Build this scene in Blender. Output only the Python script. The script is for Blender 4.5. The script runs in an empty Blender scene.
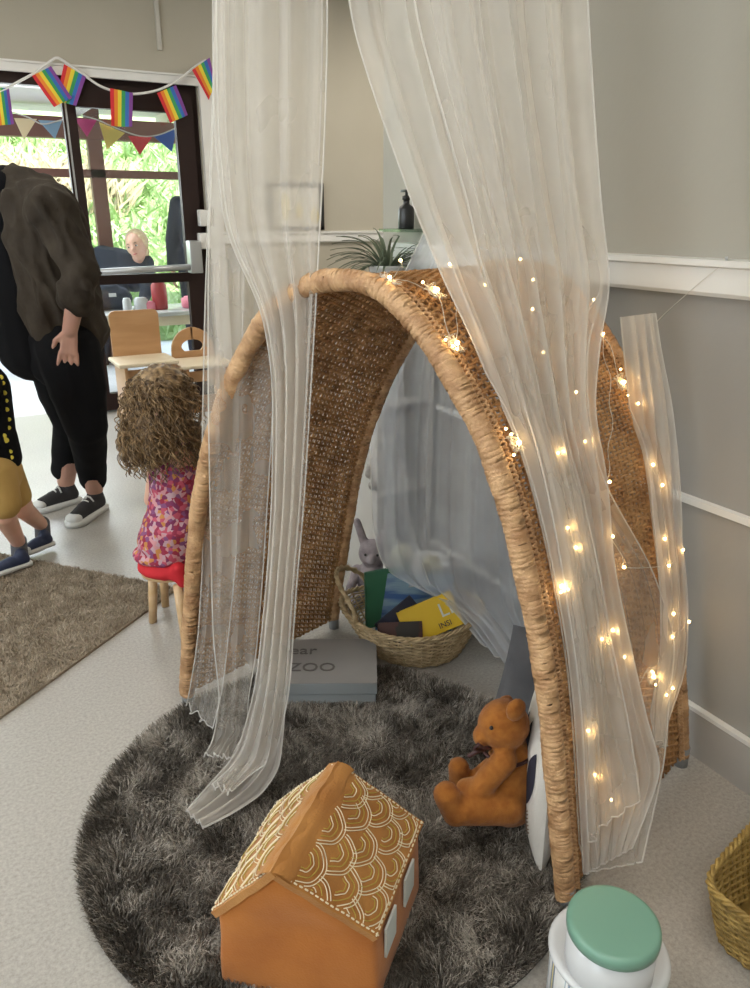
import bpy, bmesh, math, random
import numpy as np
from mathutils import Vector, Matrix, noise as mnoise
random.seed(7); rng = np.random.default_rng(7)
S = bpy.context.scene
COL = S.collection
PI = math.pi
# ------------------------------------------------------------------ camera
F = 760.0; PITCH = math.radians(20.0); YAW = math.radians(29.2); CH = 1.2
fw = np.array([math.sin(YAW)*math.cos(PITCH), math.cos(YAW)*math.cos(PITCH), -math.sin(PITCH)])
rt = np.array([math.cos(YAW), -math.sin(YAW), 0.0]); up = np.cross(rt, fw)
FH = np.array([math.sin(YAW), math.cos(YAW)])
CAM = np.array([0, 0, CH])
cd = bpy.data.cameras.new('camera'); cam = bpy.data.objects.new('camera', cd); COL.objects.link(cam)
cam.location = (0, 0, CH); cam.rotation_euler = (PI/2-PITCH, 0, -YAW)
cd.sensor_fit = 'VERTICAL'; cd.sensor_height = 36; cd.sensor_width = 36; cd.lens = 36*F/988; cd.clip_start = .02; cd.clip_end = 200
S.camera = cam
def ray(x, y): return fw*F + rt*(x-375) + up*(494-y)
def Z(x, y, z=0.0):
    r = ray(x, y); return CAM + r*((z-CH)/r[2])
def Q(x, y, dep):
    r = ray(x, y); return CAM + r*(dep/(r[:2]@FH))
def PL(x, y, ax, v):
    r = ray(x, y); return CAM + r*(v/r[ax])
def ppm(x, y, dep):      # pixels per metre at that depth
    r = ray(x, y); return F/(dep/(r[:2]@FH)*F)
# ------------------------------------------------------------------ materials
MATS = {}
def mat(name, col, rough=.6, col2=None, scale=20, bump=0, bscale=None, metal=0, coords='Object', trans=0, spec=None, detail=4, ramp=(.35,.65), sheen=0, emit=None, subsurf=0, stretch=None):
    m = bpy.data.materials.new(name); m.use_nodes = True; nt = m.node_tree; N = nt.nodes; L = nt.links
    b = N['Principled BSDF']; b.inputs['Roughness'].default_value = rough; b.inputs['Metallic'].default_value = metal
    b.inputs['Base Color'].default_value = (*col, 1)
    if spec is not None: b.inputs['Specular IOR Level'].default_value = spec
    if trans: b.inputs['Transmission Weight'].default_value = trans
    if sheen: b.inputs['Sheen Weight'].default_value = sheen
    if subsurf: b.inputs['Subsurface Weight'].default_value = subsurf; b.inputs['Subsurface Scale'].default_value = .01
    if emit: b.inputs['Emission Color'].default_value = (*emit[0], 1); b.inputs['Emission Strength'].default_value = emit[1]
    tc = N.new('ShaderNodeTexCoord'); src = tc.outputs[coords]
    if stretch:
        mp = N.new('ShaderNodeMapping'); mp.inputs['Scale'].default_value = stretch; L.new(src, mp.inputs[0]); src = mp.outputs[0]
    if col2 is not None:
        n = N.new('ShaderNodeTexNoise'); n.inputs['Scale'].default_value = scale; n.inputs['Detail'].default_value = detail; L.new(src, n.inputs['Vector'])
        r = N.new('ShaderNodeValToRGB'); r.color_ramp.elements[0].position = ramp[0]; r.color_ramp.elements[1].position = ramp[1]
        r.color_ramp.elements[0].color = (*col, 1); r.color_ramp.elements[1].color = (*col2, 1)
        L.new(n.outputs['Fac'], r.inputs[0]); L.new(r.outputs[0], b.inputs['Base Color'])
    if bump:
        n2 = N.new('ShaderNodeTexNoise'); n2.inputs['Scale'].default_value = bscale or scale*4; n2.inputs['Detail'].default_value = 5; L.new(src, n2.inputs['Vector'])
        bp = N.new('ShaderNodeBump'); bp.inputs['Strength'].default_value = bump; bp.inputs['Distance'].default_value = .01
        L.new(n2.outputs['Fac'], bp.inputs['Height']); L.new(bp.outputs[0], b.inputs['Normal'])
    MATS[name] = m; return m
wicker = mat('wicker', (.30,.145,.052), .5, (.52,.29,.12), 22, .4, 300)
wicker_rim = mat('wicker_rim', (.36,.19,.085), .45, (.60,.37,.19), 30, .35, 250)
wicker_pale = mat('wicker_pale', (.34,.24,.12), .55, (.58,.44,.26), 40, .3, 260)
wicker_olive = mat('wicker_olive', (.24,.15,.035), .55, (.42,.28,.08), 40, .3, 260)
metal_grey = mat('metal_grey', (.30,.31,.32), .45, metal=.3)
white_paint = mat('white_paint', (.74,.73,.70), .45, (.70,.69,.66), 6)
wall_cream = mat('wall_cream', (.50,.475,.42), .8, (.53,.50,.44), 2, .05, 60)
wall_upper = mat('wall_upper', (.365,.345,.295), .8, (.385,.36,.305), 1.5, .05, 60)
wall_grey = mat('wall_grey', (.30,.288,.268), .75, (.325,.31,.288), 2, .05, 60)
wall_back_m = mat('wall_back_paint', (.42,.385,.31), .8, (.445,.41,.335), 2, .05, 60)
ceil_m = mat('ceiling_paint', (.7,.7,.68), .9)
dark_brown = mat('dark_brown_frame', (.022,.011,.009), .6, spec=.25)
brown_out = mat('brown_upvc', (.16,.07,.055), .5)
steel = mat('brushed_steel', (.45,.46,.47), .35, metal=.6)
fur_teddy = mat('teddy_plush', (.27,.085,.009), .95, (.36,.13,.018), 60, .3, 500, sheen=.1)
orange_cloth = mat('orange_plush', (.40,.125,.015), .9, (.50,.17,.025), 9, .15, 260, sheen=.15)
roof_cloth = mat('roof_plush', (.36,.145,.028), .9, (.46,.21,.05), 10, .2, 220, sheen=.15)
thread_white = mat('thread_cream', (.80,.70,.50), .8)
thread_olive = mat('thread_olive', (.45,.33,.06), .8)
felt_white = mat('felt_white', (.62,.66,.64), .9)
skin = mat('skin', (.62,.36,.26), .55, (.68,.40,.30), 12, subsurf=.1)
skin_arm = mat('skin_adult', (.46,.25,.19), .55, (.52,.29,.21), 12, subsurf=.1)
hair_brown = mat('hair_curls', (.085,.048,.022), .5, (.36,.235,.115), 60, ramp=(.38,.66))
hair_blond = mat('hair_blond', (.62,.45,.26), .5, (.75,.6,.4), 40)
hair_dark = mat('hair_dark', (.02,.014,.012), .5)
olive_cloth = mat('jacket_cloth', (.036,.028,.021), .9, (.052,.041,.030), 12, .5, 26, spec=.2)
black_cloth = mat('black_cloth', (.006,.006,.007), .95, spec=.15)
navy_cloth = mat('navy_cloth', (.02,.028,.05), .85)
sole_white = mat('white_rubber', (.62,.62,.60), .5)
canvas_black = mat('black_canvas', (.03,.028,.03), .9)
mustard = mat('mustard_cloth', (.40,.25,.07), .85, (.46,.29,.09), 10)
yellow_print = mat('yellow_print', (.72,.58,.06), .7)
navy_shoe = mat('navy_shoe', (.02,.03,.07), .6)
sock_grey = mat('grey_sock', (.09,.09,.10), .9)
red_cloth = mat('red_cloth', (.52,.012,.022), .8)
beech = mat('beech_wood', (.55,.36,.18), .4, (.64,.44,.25), 5, stretch=(1,1,8))
beech_orange = mat('nursery_wood', (.46,.25,.11), .4, (.54,.31,.15), 4, stretch=(1,1,6))
pale_wood = mat('pale_wood', (.72,.60,.42), .45, (.78,.67,.50), 5)
green_lid_m = mat('green_enamel', (.17,.33,.25), .3)
tin_white = mat('white_enamel', (.60,.61,.62), .25)
box_grey = mat('grey_card', (.25,.24,.235), .6, (.28,.265,.255), 8)
box_side = mat('grey_card_side', (.24,.26,.27), .6)
box_print = mat('grey_print', (.12,.11,.105), .6)
cushion_grey = mat('grey_velvet', (.085,.083,.088), .85, (.12,.117,.122), 8, .2, 60, sheen=.1)
cushion_white = mat('white_cotton', (.62,.59,.54), .9, (.66,.63,.58), 12, .2, 400)
navy_print = mat('navy_print', (.018,.018,.035), .9)
brown_print = mat('brown_print', (.28,.20,.14), .9)
leaf_m = mat('spider_leaf', (.10,.13,.08), .6, (.20,.23,.15), 12)
pot_m = mat('white_pot', (.6,.6,.58), .4)
grass_m = mat('bright_grass', (.34,.50,.18), .9, (.48,.60,.28), 2.2, ramp=(.35,.6))
dry_grass = mat('dry_reeds', (.45,.38,.22), .9, (.62,.55,.36), 8)
patio_m = mat('pale_patio', (.60,.60,.62), .8, (.70,.69,.70), 3)
black_plastic = mat('black_plastic', (.02,.02,.02), .35)
dark_red = mat('dark_red', (.35,.02,.03), .5)
pink_m = mat('pink_plastic', (.75,.2,.3), .5)
blue_book = mat('picture_book_cover', (.05,.12,.30), .35, (.22,.33,.42), 7, stretch=(1,1,6), ramp=(.4,.6))
green_book = mat('green_cover', (.05,.18,.10), .4)
navy_book = mat('navy_cover', (.012,.014,.035), .4)
yellow_book = mat('yellow_cover', (.72,.47,.02), .4)
maroon_book = mat('maroon_cover', (.06,.012,.01), .4, (.012,.01,.008), 14, ramp=(.45,.5))
paper = mat('paper', (.68,.66,.6), .8)
cream_ball = mat('cream_ball', (.56,.52,.32), .5)
toy_grey = mat('grey_toy_fur', (.30,.29,.28), .95, (.42,.40,.38), 30, .5, 300)
toy_pink = mat('lilac_grey_fur', (.22,.19,.21), .95, (.36,.32,.34), 30, .5, 300)
shelf_white = mat('shelf_white', (.55,.54,.52), .5)
poster_m = mat('poster_paper', (.62,.60,.52), .7)
poster_yellow = mat('poster_yellow', (.62,.50,.16), .7)
notice_m = mat('notice_grey', (.36,.35,.33), .7, (.48,.47,.45), 90, ramp=(.45,.55))
wire_m = mat('fine_silver_wire', (.62,.60,.55), .35, metal=.5)
rainbow = [mat('rainbow_'+n, c, .7) for n, c in (('red',(.62,.02,.03)),('orange',(.78,.22,.02)),('yellow',(.8,.62,.04)),('green',(.04,.32,.10)),('blue',(.03,.14,.45)),('violet',(.20,.05,.28)))]
pennant_mats = [mat('pennant_'+n, c, .7) for n, c in (('cream',(.75,.66,.45)),('pale_blue',(.25,.42,.62)),('magenta',(.65,.06,.28)),('gold',(.78,.62,.18)),('red',(.75,.05,.08)),('blue',(.03,.12,.5)))]
# clear glass: thin pane that lets light straight through, with a sharp reflection
def glass_mat(name, tint, refl):
    m = bpy.data.materials.new(name); m.use_nodes = True; nt = m.node_tree; N = nt.nodes; L = nt.links
    N.remove(N['Principled BSDF']); o = N['Material Output']
    t = N.new('ShaderNodeBsdfTransparent'); t.inputs[0].default_value = (*tint, 1)
    g = N.new('ShaderNodeBsdfGlossy'); g.inputs['Roughness'].default_value = .02
    x = N.new('ShaderNodeMixShader'); x.inputs[0].default_value = refl
    L.new(t.outputs[0], x.inputs[1]); L.new(g.outputs[0], x.inputs[2]); L.new(x.outputs[0], o.inputs[0]); MATS[name] = m
    return m
pane = glass_mat('window_glass', (.96,.98,.97), .05)
shelf_glass = glass_mat('shelf_glass', (.72,.82,.76), .15)
def net_mat(name, dens, col=(.86,.83,.79)):
    m = bpy.data.materials.new(name); m.use_nodes = True; nt = m.node_tree; N = nt.nodes; L = nt.links
    N.remove(N['Principled BSDF']); o = N['Material Output']
    t = N.new('ShaderNodeBsdfTransparent')
    d = N.new('ShaderNodeBsdfDiffuse'); d.inputs[0].default_value = (*col, 1)
    tr = N.new('ShaderNodeBsdfTranslucent'); tr.inputs[0].default_value = (*col, 1)
    a = N.new('ShaderNodeMixShader'); a.inputs[0].default_value = .45
    L.new(d.outputs[0], a.inputs[1]); L.new(tr.outputs[0], a.inputs[2])
    tc = N.new('ShaderNodeTexCoord'); n = N.new('ShaderNodeTexNoise'); n.inputs['Scale'].default_value = 9; L.new(tc.outputs['Object'], n.inputs['Vector'])
    mr = N.new('ShaderNodeMapRange'); mr.inputs['From Min'].default_value = .3; mr.inputs['From Max'].default_value = .7
    mr.inputs['To Min'].default_value = dens*.88; mr.inputs['To Max'].default_value = min(1, dens*1.12)
    L.new(n.outputs['Fac'], mr.inputs[0])
    x = N.new('ShaderNodeMixShader'); L.new(mr.outputs[0], x.inputs[0]); L.new(t.outputs[0], x.inputs[1]); L.new(a.outputs[0], x.inputs[2]); L.new(x.outputs[0], o.inputs[0])
    MATS[name] = m; return m
net = net_mat('net', .29, (.80,.76,.70)); net_dense = net_mat('net_dense', .50, (.80,.76,.70)); net_back = net_mat('net_back', .40, (.84,.86,.90)); net_hem = net_mat('net_hem', .5, (.9,.88,.85))
def emis(name, col, s):
    m = bpy.data.materials.new(name); m.use_nodes = True; nt = m.node_tree; N = nt.nodes
    N.remove(N['Principled BSDF']); e = N.new('ShaderNodeEmission'); e.inputs[0].default_value = (*col,1); e.inputs[1].default_value = s
    nt.links.new(e.outputs[0], N['Material Output'].inputs[0]); MATS[name] = m; return m
bulb_m = emis('bulb_glow', (1,.66,.26), 26); panel_m = emis('lamp_panel', (1,.94,.84), 9)
# floor: speckled vinyl
def floor_mat():
    m = mat('speckled_vinyl', (.46,.44,.405), .42); nt = m.node_tree; N = nt.nodes; L = nt.links; b = N['Principled BSDF']
    tc = N.new('ShaderNodeTexCoord')
    n1 = N.new('ShaderNodeTexNoise'); n1.inputs['Scale'].default_value = 130; n1.inputs['Detail'].default_value = 8; n1.inputs['Roughness'].default_value=.75; L.new(tc.outputs['Object'], n1.inputs['Vector'])
    r1 = N.new('ShaderNodeValToRGB'); e = r1.color_ramp.elements; e[0].position=.33; e[0].color=(.29,.27,.245,1); e[1].position=.50; e[1].color=(.395,.372,.34,1)
    e2 = r1.color_ramp.elements.new(.68); e2.color=(.49,.47,.43,1)
    L.new(n1.outputs['Fac'], r1.inputs[0])
    n2 = N.new('ShaderNodeTexNoise'); n2.inputs['Scale'].default_value = 3; L.new(tc.outputs['Object'], n2.inputs['Vector'])
    mx = N.new('ShaderNodeMix'); mx.data_type='RGBA'; mx.blend_type='MULTIPLY'; mx.inputs[0].default_value=.25
    L.new(r1.outputs[0], mx.inputs[6]); L.new(n2.outputs['Color'], mx.inputs[7])
    L.new(r1.outputs[0], b.inputs['Base Color'])
    mr = N.new('ShaderNodeMapRange'); mr.inputs['To Min'].default_value=.3; mr.inputs['To Max'].default_value=.5; L.new(n2.outputs['Fac'], mr.inputs[0]); L.new(mr.outputs[0], b.inputs['Roughness'])
    return m
floor_m = floor_mat()
def pile_mat(name, dark, mid, light, sc):
    m = mat(name, mid, .85); nt = m.node_tree; N = nt.nodes; L = nt.links; b = N['Principled BSDF']
    g = N.new('ShaderNodeNewGeometry'); tc = N.new('ShaderNodeTexCoord')
    n = N.new('ShaderNodeTexNoise'); n.inputs['Scale'].default_value = sc; n.inputs['Detail'].default_value = 3; L.new(tc.outputs['Object'], n.inputs['Vector'])
    a = N.new('ShaderNodeMath'); a.operation='MULTIPLY_ADD'; a.inputs[1].default_value=.34; L.new(g.outputs['Random Per Island'], a.inputs[0]); 
    s_ = N.new('ShaderNodeMath'); s_.operation='SUBTRACT'; s_.inputs[1].default_value=.17; L.new(n.outputs['Fac'], s_.inputs[0]); L.new(s_.outputs[0], a.inputs[2])
    r = N.new('ShaderNodeValToRGB'); e = r.color_ramp.elements; e[0].position=.32; e[0].color=(*dark,1); e[1].position=.70; e[1].color=(*light,1)
    em = r.color_ramp.elements.new(.5); em.color=(*mid,1); L.new(a.outputs[0], r.inputs[0]); L.new(r.outputs[0], b.inputs['Base Color'])
    return m
pile_grey = pile_mat('grey_pile', (.058,.048,.038), (.155,.134,.112), (.44,.40,.35), 9)
pile_beige = pile_mat('beige_pile', (.22,.175,.125), (.34,.28,.21), (.48,.41,.32), 14)
rug_base = mat('rug_backing', (.06,.054,.048), .9); mat_base = mat('mat_backing', (.27,.22,.16), .9)
# floral dress
def floral():
    m = mat('floral_cotton', (.5,.1,.2), .85); nt = m.node_tree; N = nt.nodes; L = nt.links; b = N['Principled BSDF']
    tc = N.new('ShaderNodeTexCoord'); v = N.new('ShaderNodeTexVoronoi'); v.inputs['Scale'].default_value = 85; L.new(tc.outputs['Object'], v.inputs['Vector'])
    r = N.new('ShaderNodeValToRGB'); r.color_ramp.interpolation='CONSTANT'
    cols = [(.30,.02,.05),(.48,.08,.13),(.20,.03,.10),(.56,.26,.28),(.30,.03,.07),(.52,.22,.06),(.22,.07,.18),(.50,.32,.36)]
    e = r.color_ramp.elements; e[0].position=0; e[0].color=(*cols[0],1); e[1].position=.2; e[1].color=(*cols[1],1)
    for i,c in enumerate(cols[2:]): k = e.new(.32+i*.085); k.color=(*c,1)
    L.new(v.outputs['Color'], r.inputs[0]); L.new(r.outputs[0], b.inputs['Base Color']); return m
floral_m = floral()
def stripes():
    m = mat('striped_print', (.6,.6,.6), .3); nt = m.node_tree; N = nt.nodes; L = nt.links; b = N['Principled BSDF']
    tc = N.new('ShaderNodeTexCoord'); sx = N.new('ShaderNodeSeparateXYZ'); L.new(tc.outputs['Object'], sx.inputs[0])
    at = N.new('ShaderNodeMath'); at.operation='ARCTAN2'; L.new(sx.outputs[1], at.inputs[0]); L.new(sx.outputs[0], at.inputs[1])
    mu = N.new('ShaderNodeMath'); mu.operation='MULTIPLY'; mu.inputs[1].default_value=9; L.new(at.outputs[0], mu.inputs[0])
    wn = N.new('ShaderNodeTexWhiteNoise'); wn.noise_dimensions='1D'; fl = N.new('ShaderNodeMath'); fl.operation='FLOOR'
    m2 = N.new('ShaderNodeMath'); m2.operation='MULTIPLY'; m2.inputs[1].default_value=2.2; L.new(mu.outputs[0], m2.inputs[0]); L.new(m2.outputs[0], fl.inputs[0]); L.new(fl.outputs[0], wn.inputs['W'])
    r = N.new('ShaderNodeValToRGB'); r.color_ramp.interpolation='CONSTANT'; e=r.color_ramp.elements
    e[0].color=(.6,.6,.58,1); e[1].position=.35; e[1].color=(.16,.20,.26,1)
    for p,c in ((.5,(.6,.6,.58)),(.65,(.55,.46,.22)),(.75,(.62,.62,.6)),(.88,(.25,.36,.38))): k=e.new(p); k.color=(*c,1)
    L.new(wn.outputs['Value'], r.inputs[0]); L.new(r.outputs[0], b.inputs['Base Color']); return m
stripe_m = stripes()
# ------------------------------------------------------------------ mesh builder
class MB:
    def __init__(s): s.v=[]; s.f=[]; s.mi=[]; s.cur=0
    def add(s, vs, fs):
        o=len(s.v); s.v += [tuple(map(float,v)) for v in vs]; s.f += [tuple(i+o for i in f) for f in fs]; s.mi += [s.cur]*len(fs)
    def box(s, lo, hi, R=None, c=(0,0,0), bevel=0):
        bm = bmesh.new(); bmesh.ops.create_cube(bm, size=1)
        for v in bm.verts:
            v.co = Vector([lo[i]+(v.co[i]+.5)*(hi[i]-lo[i]) for i in range(3)])
        if bevel: bmesh.ops.bevel(bm, geom=bm.edges[:], offset=bevel, segments=2, affect='EDGES', profile=.6)
        M = R if R is not None else Matrix.Identity(3)
        bm.verts.index_update(); vs=[M@v.co+Vector(c) for v in bm.verts]; fs=[[v.index for v in f.verts] for f in bm.faces]; bm.free(); s.add(vs, fs)
    def tube(s, pts, r, n=8, closed=False, caps=True):
        P=[Vector(p) for p in pts]; m=len(P); rs = r if hasattr(r,'__len__') else [r]*m
        t=[]
        for i in range(m):
            a=P[(i-1)%m] if (closed or i>0) else P[i]; b=P[(i+1)%m] if (closed or i<m-1) else P[i]
            d=(b-a); t.append(d.normalized() if d.length>1e-9 else Vector((0,0,1)))
        u=t[0].orthogonal().normalized(); vs=[]; fs=[]
        for i in range(m):
            u=(u-t[i]*u.dot(t[i])); u = u.normalized() if u.length>1e-6 else t[i].orthogonal().normalized(); w=t[i].cross(u)
            for k in range(n):
                a=2*PI*k/n; vs.append(P[i]+(u*math.cos(a)+w*math.sin(a))*rs[i])
        for i in range(m if closed else m-1):
            j=(i+1)%m
            for k in range(n): fs.append((i*n+k, i*n+(k+1)%n, j*n+(k+1)%n, j*n+k))
        if not closed and caps: fs.append(tuple(range(n))[::-1]); fs.append(tuple((m-1)*n+k for k in range(n)))
        s.add(vs, fs)
    def lathe(s, prof, n=32, c=(0,0,0), sx=1, sy=1, cap=True, R=None):
        vs=[]; fs=[]; m=len(prof); M=R or Matrix.Identity(3)
        for r,z in prof:
            for k in range(n): a=2*PI*k/n; vs.append(M@Vector((r*math.cos(a)*sx, r*math.sin(a)*sy, z))+Vector(c))
        for i in range(m-1):
            for k in range(n): fs.append((i*n+k, i*n+(k+1)%n, (i+1)*n+(k+1)%n, (i+1)*n+k))
        if cap: fs.append(tuple(range(n))[::-1]); fs.append(tuple((m-1)*n+k for k in range(n)))
        s.add(vs, fs)
    def ball(s, c, r, R=None, nu=16, nv=10):
        r = r if hasattr(r,'__len__') else (r,r,r); M=R or Matrix.Identity(3); vs=[]; fs=[]
        vs.append(M@Vector((0,0,-r[2]))+Vector(c))
        for i in range(1,nv):
            p=-PI/2+PI*i/nv
            for k in range(nu): a=2*PI*k/nu; vs.append(M@Vector((r[0]*math.cos(p)*math.cos(a), r[1]*math.cos(p)*math.sin(a), r[2]*math.sin(p)))+Vector(c))
        vs.append(M@Vector((0,0,r[2]))+Vector(c)); T=len(vs)-1
        for k in range(nu): fs.append((0,1+(k+1)%nu,1+k)); fs.append((T,1+(nv-2)*nu+k,1+(nv-2)*nu+(k+1)%nu))
        for i in range(nv-2):
            for k in range(nu): a=1+i*nu; b=a+nu; fs.append((a+k,a+(k+1)%nu,b+(k+1)%nu,b+k))
        s.add(vs, fs)
    def cap(s, p, r1, q, r2, n=14):
        p=Vector(p); q=Vector(q); d=q-p; L=d.length
        if L<1e-6: s.ball(p,r1); return
        d/=L; pts=[]; rs=[]
        for i in range(5): a=-PI/2+PI/2*(i+.5)/5; pts.append(p+d*r1*math.sin(a)); rs.append(r1*math.cos(a))
        for i in range(5): a=PI/2*(i+.5)/5; pts.append(q+d*r2*math.sin(a)); rs.append(r2*math.cos(a))
        s.tube(pts, rs, n)
    def prism(s, poly, h, o, X, Y):   # polygon in plane o + x X + y Y, thickness h along X x Y
        X=Vector(X); Y=Vector(Y); N_=X.cross(Y).normalized(); o=Vector(o); n=len(poly)
        vs=[o+X*a+Y*b-N_*h/2 for a,b in poly]+[o+X*a+Y*b+N_*h/2 for a,b in poly]
        fs=[tuple(range(n))[::-1], tuple(range(n,2*n))]+[(i,(i+1)%n,n+(i+1)%n,n+i) for i in range(n)]
        s.add(vs, fs)
    def grid(s, G, thick=0):
        G=np.asarray(G); a,b,_=G.shape
        fs=[(i*b+j, i*b+j+1, (i+1)*b+j+1, (i+1)*b+j) for i in range(a-1) for j in range(b-1)]
        s.add(G.reshape(-1,3), fs)
    def mesh(s, name):
        me=bpy.data.meshes.new(name); me.from_pydata(s.v, [], s.f); me.update(); return me
    def build(s, name, m, parent=None, smooth=True, origin=None, **kw):
        me=s.mesh(name); ms = m if isinstance(m,(list,tuple)) else [m]
        for q in ms: me.materials.append(q)
        if len(ms)>1: me.polygons.foreach_set('material_index', s.mi)
        if smooth: me.polygons.foreach_set('use_smooth', [True]*len(me.polygons))
        return link(name, me, parent, origin, **kw)
def link(name, me, parent=None, origin=None, **kw):
    o=bpy.data.objects.new(name, me); COL.objects.link(o)
    if parent is not None:
        o.parent=parent; o.matrix_parent_inverse = Matrix.Translation(parent.location).inverted() if parent.parent is None else (Matrix.Translation(parent.location).inverted())
        off = Vector((0,0,0))
        p=parent
        # all parts are written in world coordinates; parents only carry translations
        o.matrix_parent_inverse = world(p).inverted()
    if origin is not None:
        me.transform(Matrix.Translation(-Vector(origin))); o.location = Vector(origin)
    tag(o, **kw); return o
def world(p):
    M=Matrix.Translation(p.location)
    if p.parent is not None: M = world(p.parent)@p.matrix_parent_inverse@M
    return M
def tag(o, label=None, cat=None, group=None, kind=None):
    if label: o['label']=label
    if cat: o['category']=cat
    if group: o['group']=group
    if kind: o['kind']=kind
    return o
def thing(name, loc, label, cat, group=None):
    o=bpy.data.objects.new(name, None); COL.objects.link(o); o.location=loc; o.empty_display_size=.05
    return tag(o, label, cat, group)
def sharp(o, ang=35):
    me=o.data; bm=bmesh.new(); bm.from_mesh(me)
    for e in bm.edges:
        if len(e.link_faces)==2 and e.calc_face_angle(0)>math.radians(ang): e.smooth=False
    bm.to_mesh(me); bm.free(); return o
def blob(mb, name, m, voxel=.006, smooth=4, parent=None, fac=.5, disp=None, **kw):
    me=mb.mesh('tmp'); o=bpy.data.objects.new('tmp', me); COL.objects.link(o)
    r=o.modifiers.new('r','REMESH'); r.mode='VOXEL'; r.voxel_size=voxel; r.use_smooth_shade=True
    if smooth: q=o.modifiers.new('s','SMOOTH'); q.iterations=smooth; q.factor=fac
    dg=bpy.context.evaluated_depsgraph_get(); dg.update()
    out=bpy.data.meshes.new_from_object(o.evaluated_get(dg)); bpy.data.objects.remove(o)
    if disp:
        a,sc=disp
        for v in out.vertices: v.co += v.normal*a*mnoise.noise(v.co*sc)
    out.materials.clear(); out.materials.append(m); out.name=name
    out.polygons.foreach_set('use_smooth', [True]*len(out.polygons))
    return link(name, out, parent, **kw)
V=Vector
def crom(P, n):
    P=np.asarray(P,float); out=[]; m=len(P)
    for i in range(m-1):
        p0=P[max(i-1,0)]; p1=P[i]; p2=P[i+1]; p3=P[min(i+2,m-1)]
        for k in range(n):
            t=k/n; out.append(.5*((2*p1)+(-p0+p2)*t+(2*p0-5*p1+4*p2-p3)*t*t+(-p0+3*p1-3*p2+p3)*t**3))
    out.append(P[-1]); return np.array(out)
def resample(P, n):
    P=np.asarray(P); d=np.r_[0,np.cumsum(np.linalg.norm(np.diff(P,axis=0),axis=1))]; t=np.linspace(0,d[-1],n)
    return np.stack([np.interp(t,d,P[:,k]) for k in range(P.shape[1])],1)
def text_mesh(s, size, m, o, X, Y, name, parent=None, ext=.0006, **kw):
    c=bpy.data.curves.new('t','FONT'); c.body=s; c.size=size; c.extrude=ext; c.resolution_u=3
    ob=bpy.data.objects.new('t', c); COL.objects.link(ob); dg=bpy.context.evaluated_depsgraph_get(); dg.update()
    me=bpy.data.meshes.new_from_object(ob.evaluated_get(dg)); bpy.data.objects.remove(ob)
    X=V(X).normalized(); Y=V(Y); Y=(Y-X*Y.dot(X)).normalized(); N_=X.cross(Y)
    M=Matrix((X,Y,N_)).transposed().to_4x4(); M.translation=V(o); me.transform(M); me.materials.clear(); me.materials.append(m)
    return link(name, me, parent, **kw)
# ================================================================== SETTING
W=1.396; YB=5.1; YE=2.44
fl=MB(); fl.box((-3.2,-2.6,-.1),(4.2,YB+.15,0)); fl.build('floor', floor_m, smooth=False, kind='structure')
c_=MB(); c_.box((-3.2,-2.6,2.6),(4.2,YB+.15,2.7)); c_.build('ceiling', ceil_m, smooth=False, kind='structure')
w=MB(); w.box((W,-2.5,0),(W+.15,YE,1.06)); w.build('wall_right', wall_grey, smooth=False, kind='structure')
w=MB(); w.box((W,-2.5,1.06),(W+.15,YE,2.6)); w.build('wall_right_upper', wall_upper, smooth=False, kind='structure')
w=MB(); w.box((4.05,YE-2,0),(4.2,YB,2.6)); w.box((W+.15,YE-.5,0),(4.05,YE-.35,2.6)); w.build('wall_far_right', wall_cream, smooth=False, kind='structure')
# back wall with door opening x -1.2..1.60, z 0..1.95
w=MB(); w.box((-3.2,YB,0),(-1.2,YB+.15,2.6)); w.box((1.6,YB,0),(4.2,YB+.15,2.6)); w.box((-1.2,YB,1.96),(1.6,YB+.15,2.6)); w.build('wall_back', wall_back_m, smooth=False, kind='structure')
# left wall with two window openings; front wall
w=MB()
w.box((-3.2,-2.6,0),(-3.05,YB,.9)); w.box((-3.2,-2.6,2.2),(-3.05,YB,2.6))
for a,b in ((-2.6,-1.6),(.4,1.2),(3.2,YB)): w.box((-3.2,a,.9),(-3.05,b,2.2))
w.build('wall_left', wall_cream, smooth=False, kind='structure')
w=MB(); w.box((-3.2,-2.75,0),(4.2,-2.6,2.6)); w.build('wall_front', wall_cream, smooth=False, kind='structure')
for i,(a,b) in enumerate(((-1.6,.4),(1.2,3.2))):
    fr=MB(); fr.box((-3.18,a,.9),(-3.08,a+.05,2.2)); fr.box((-3.18,b-.05,.9),(-3.08,b,2.2)); fr.box((-3.18,a,.9),(-3.08,b,.95)); fr.box((-3.18,a,2.15),(-3.08,b,2.2)); fr.box((-3.16,(a+b)/2-.02,.95),(-3.1,(a+b)/2+.02,2.15))
    wo=fr.build('window_%d'%(i+1), white_paint, smooth=False, kind='structure')
    g=MB(); g.box((-3.135,a+.05,.95),(-3.13,b-.05,2.15)); g.build('pane', pane, wo, smooth=False)
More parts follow.
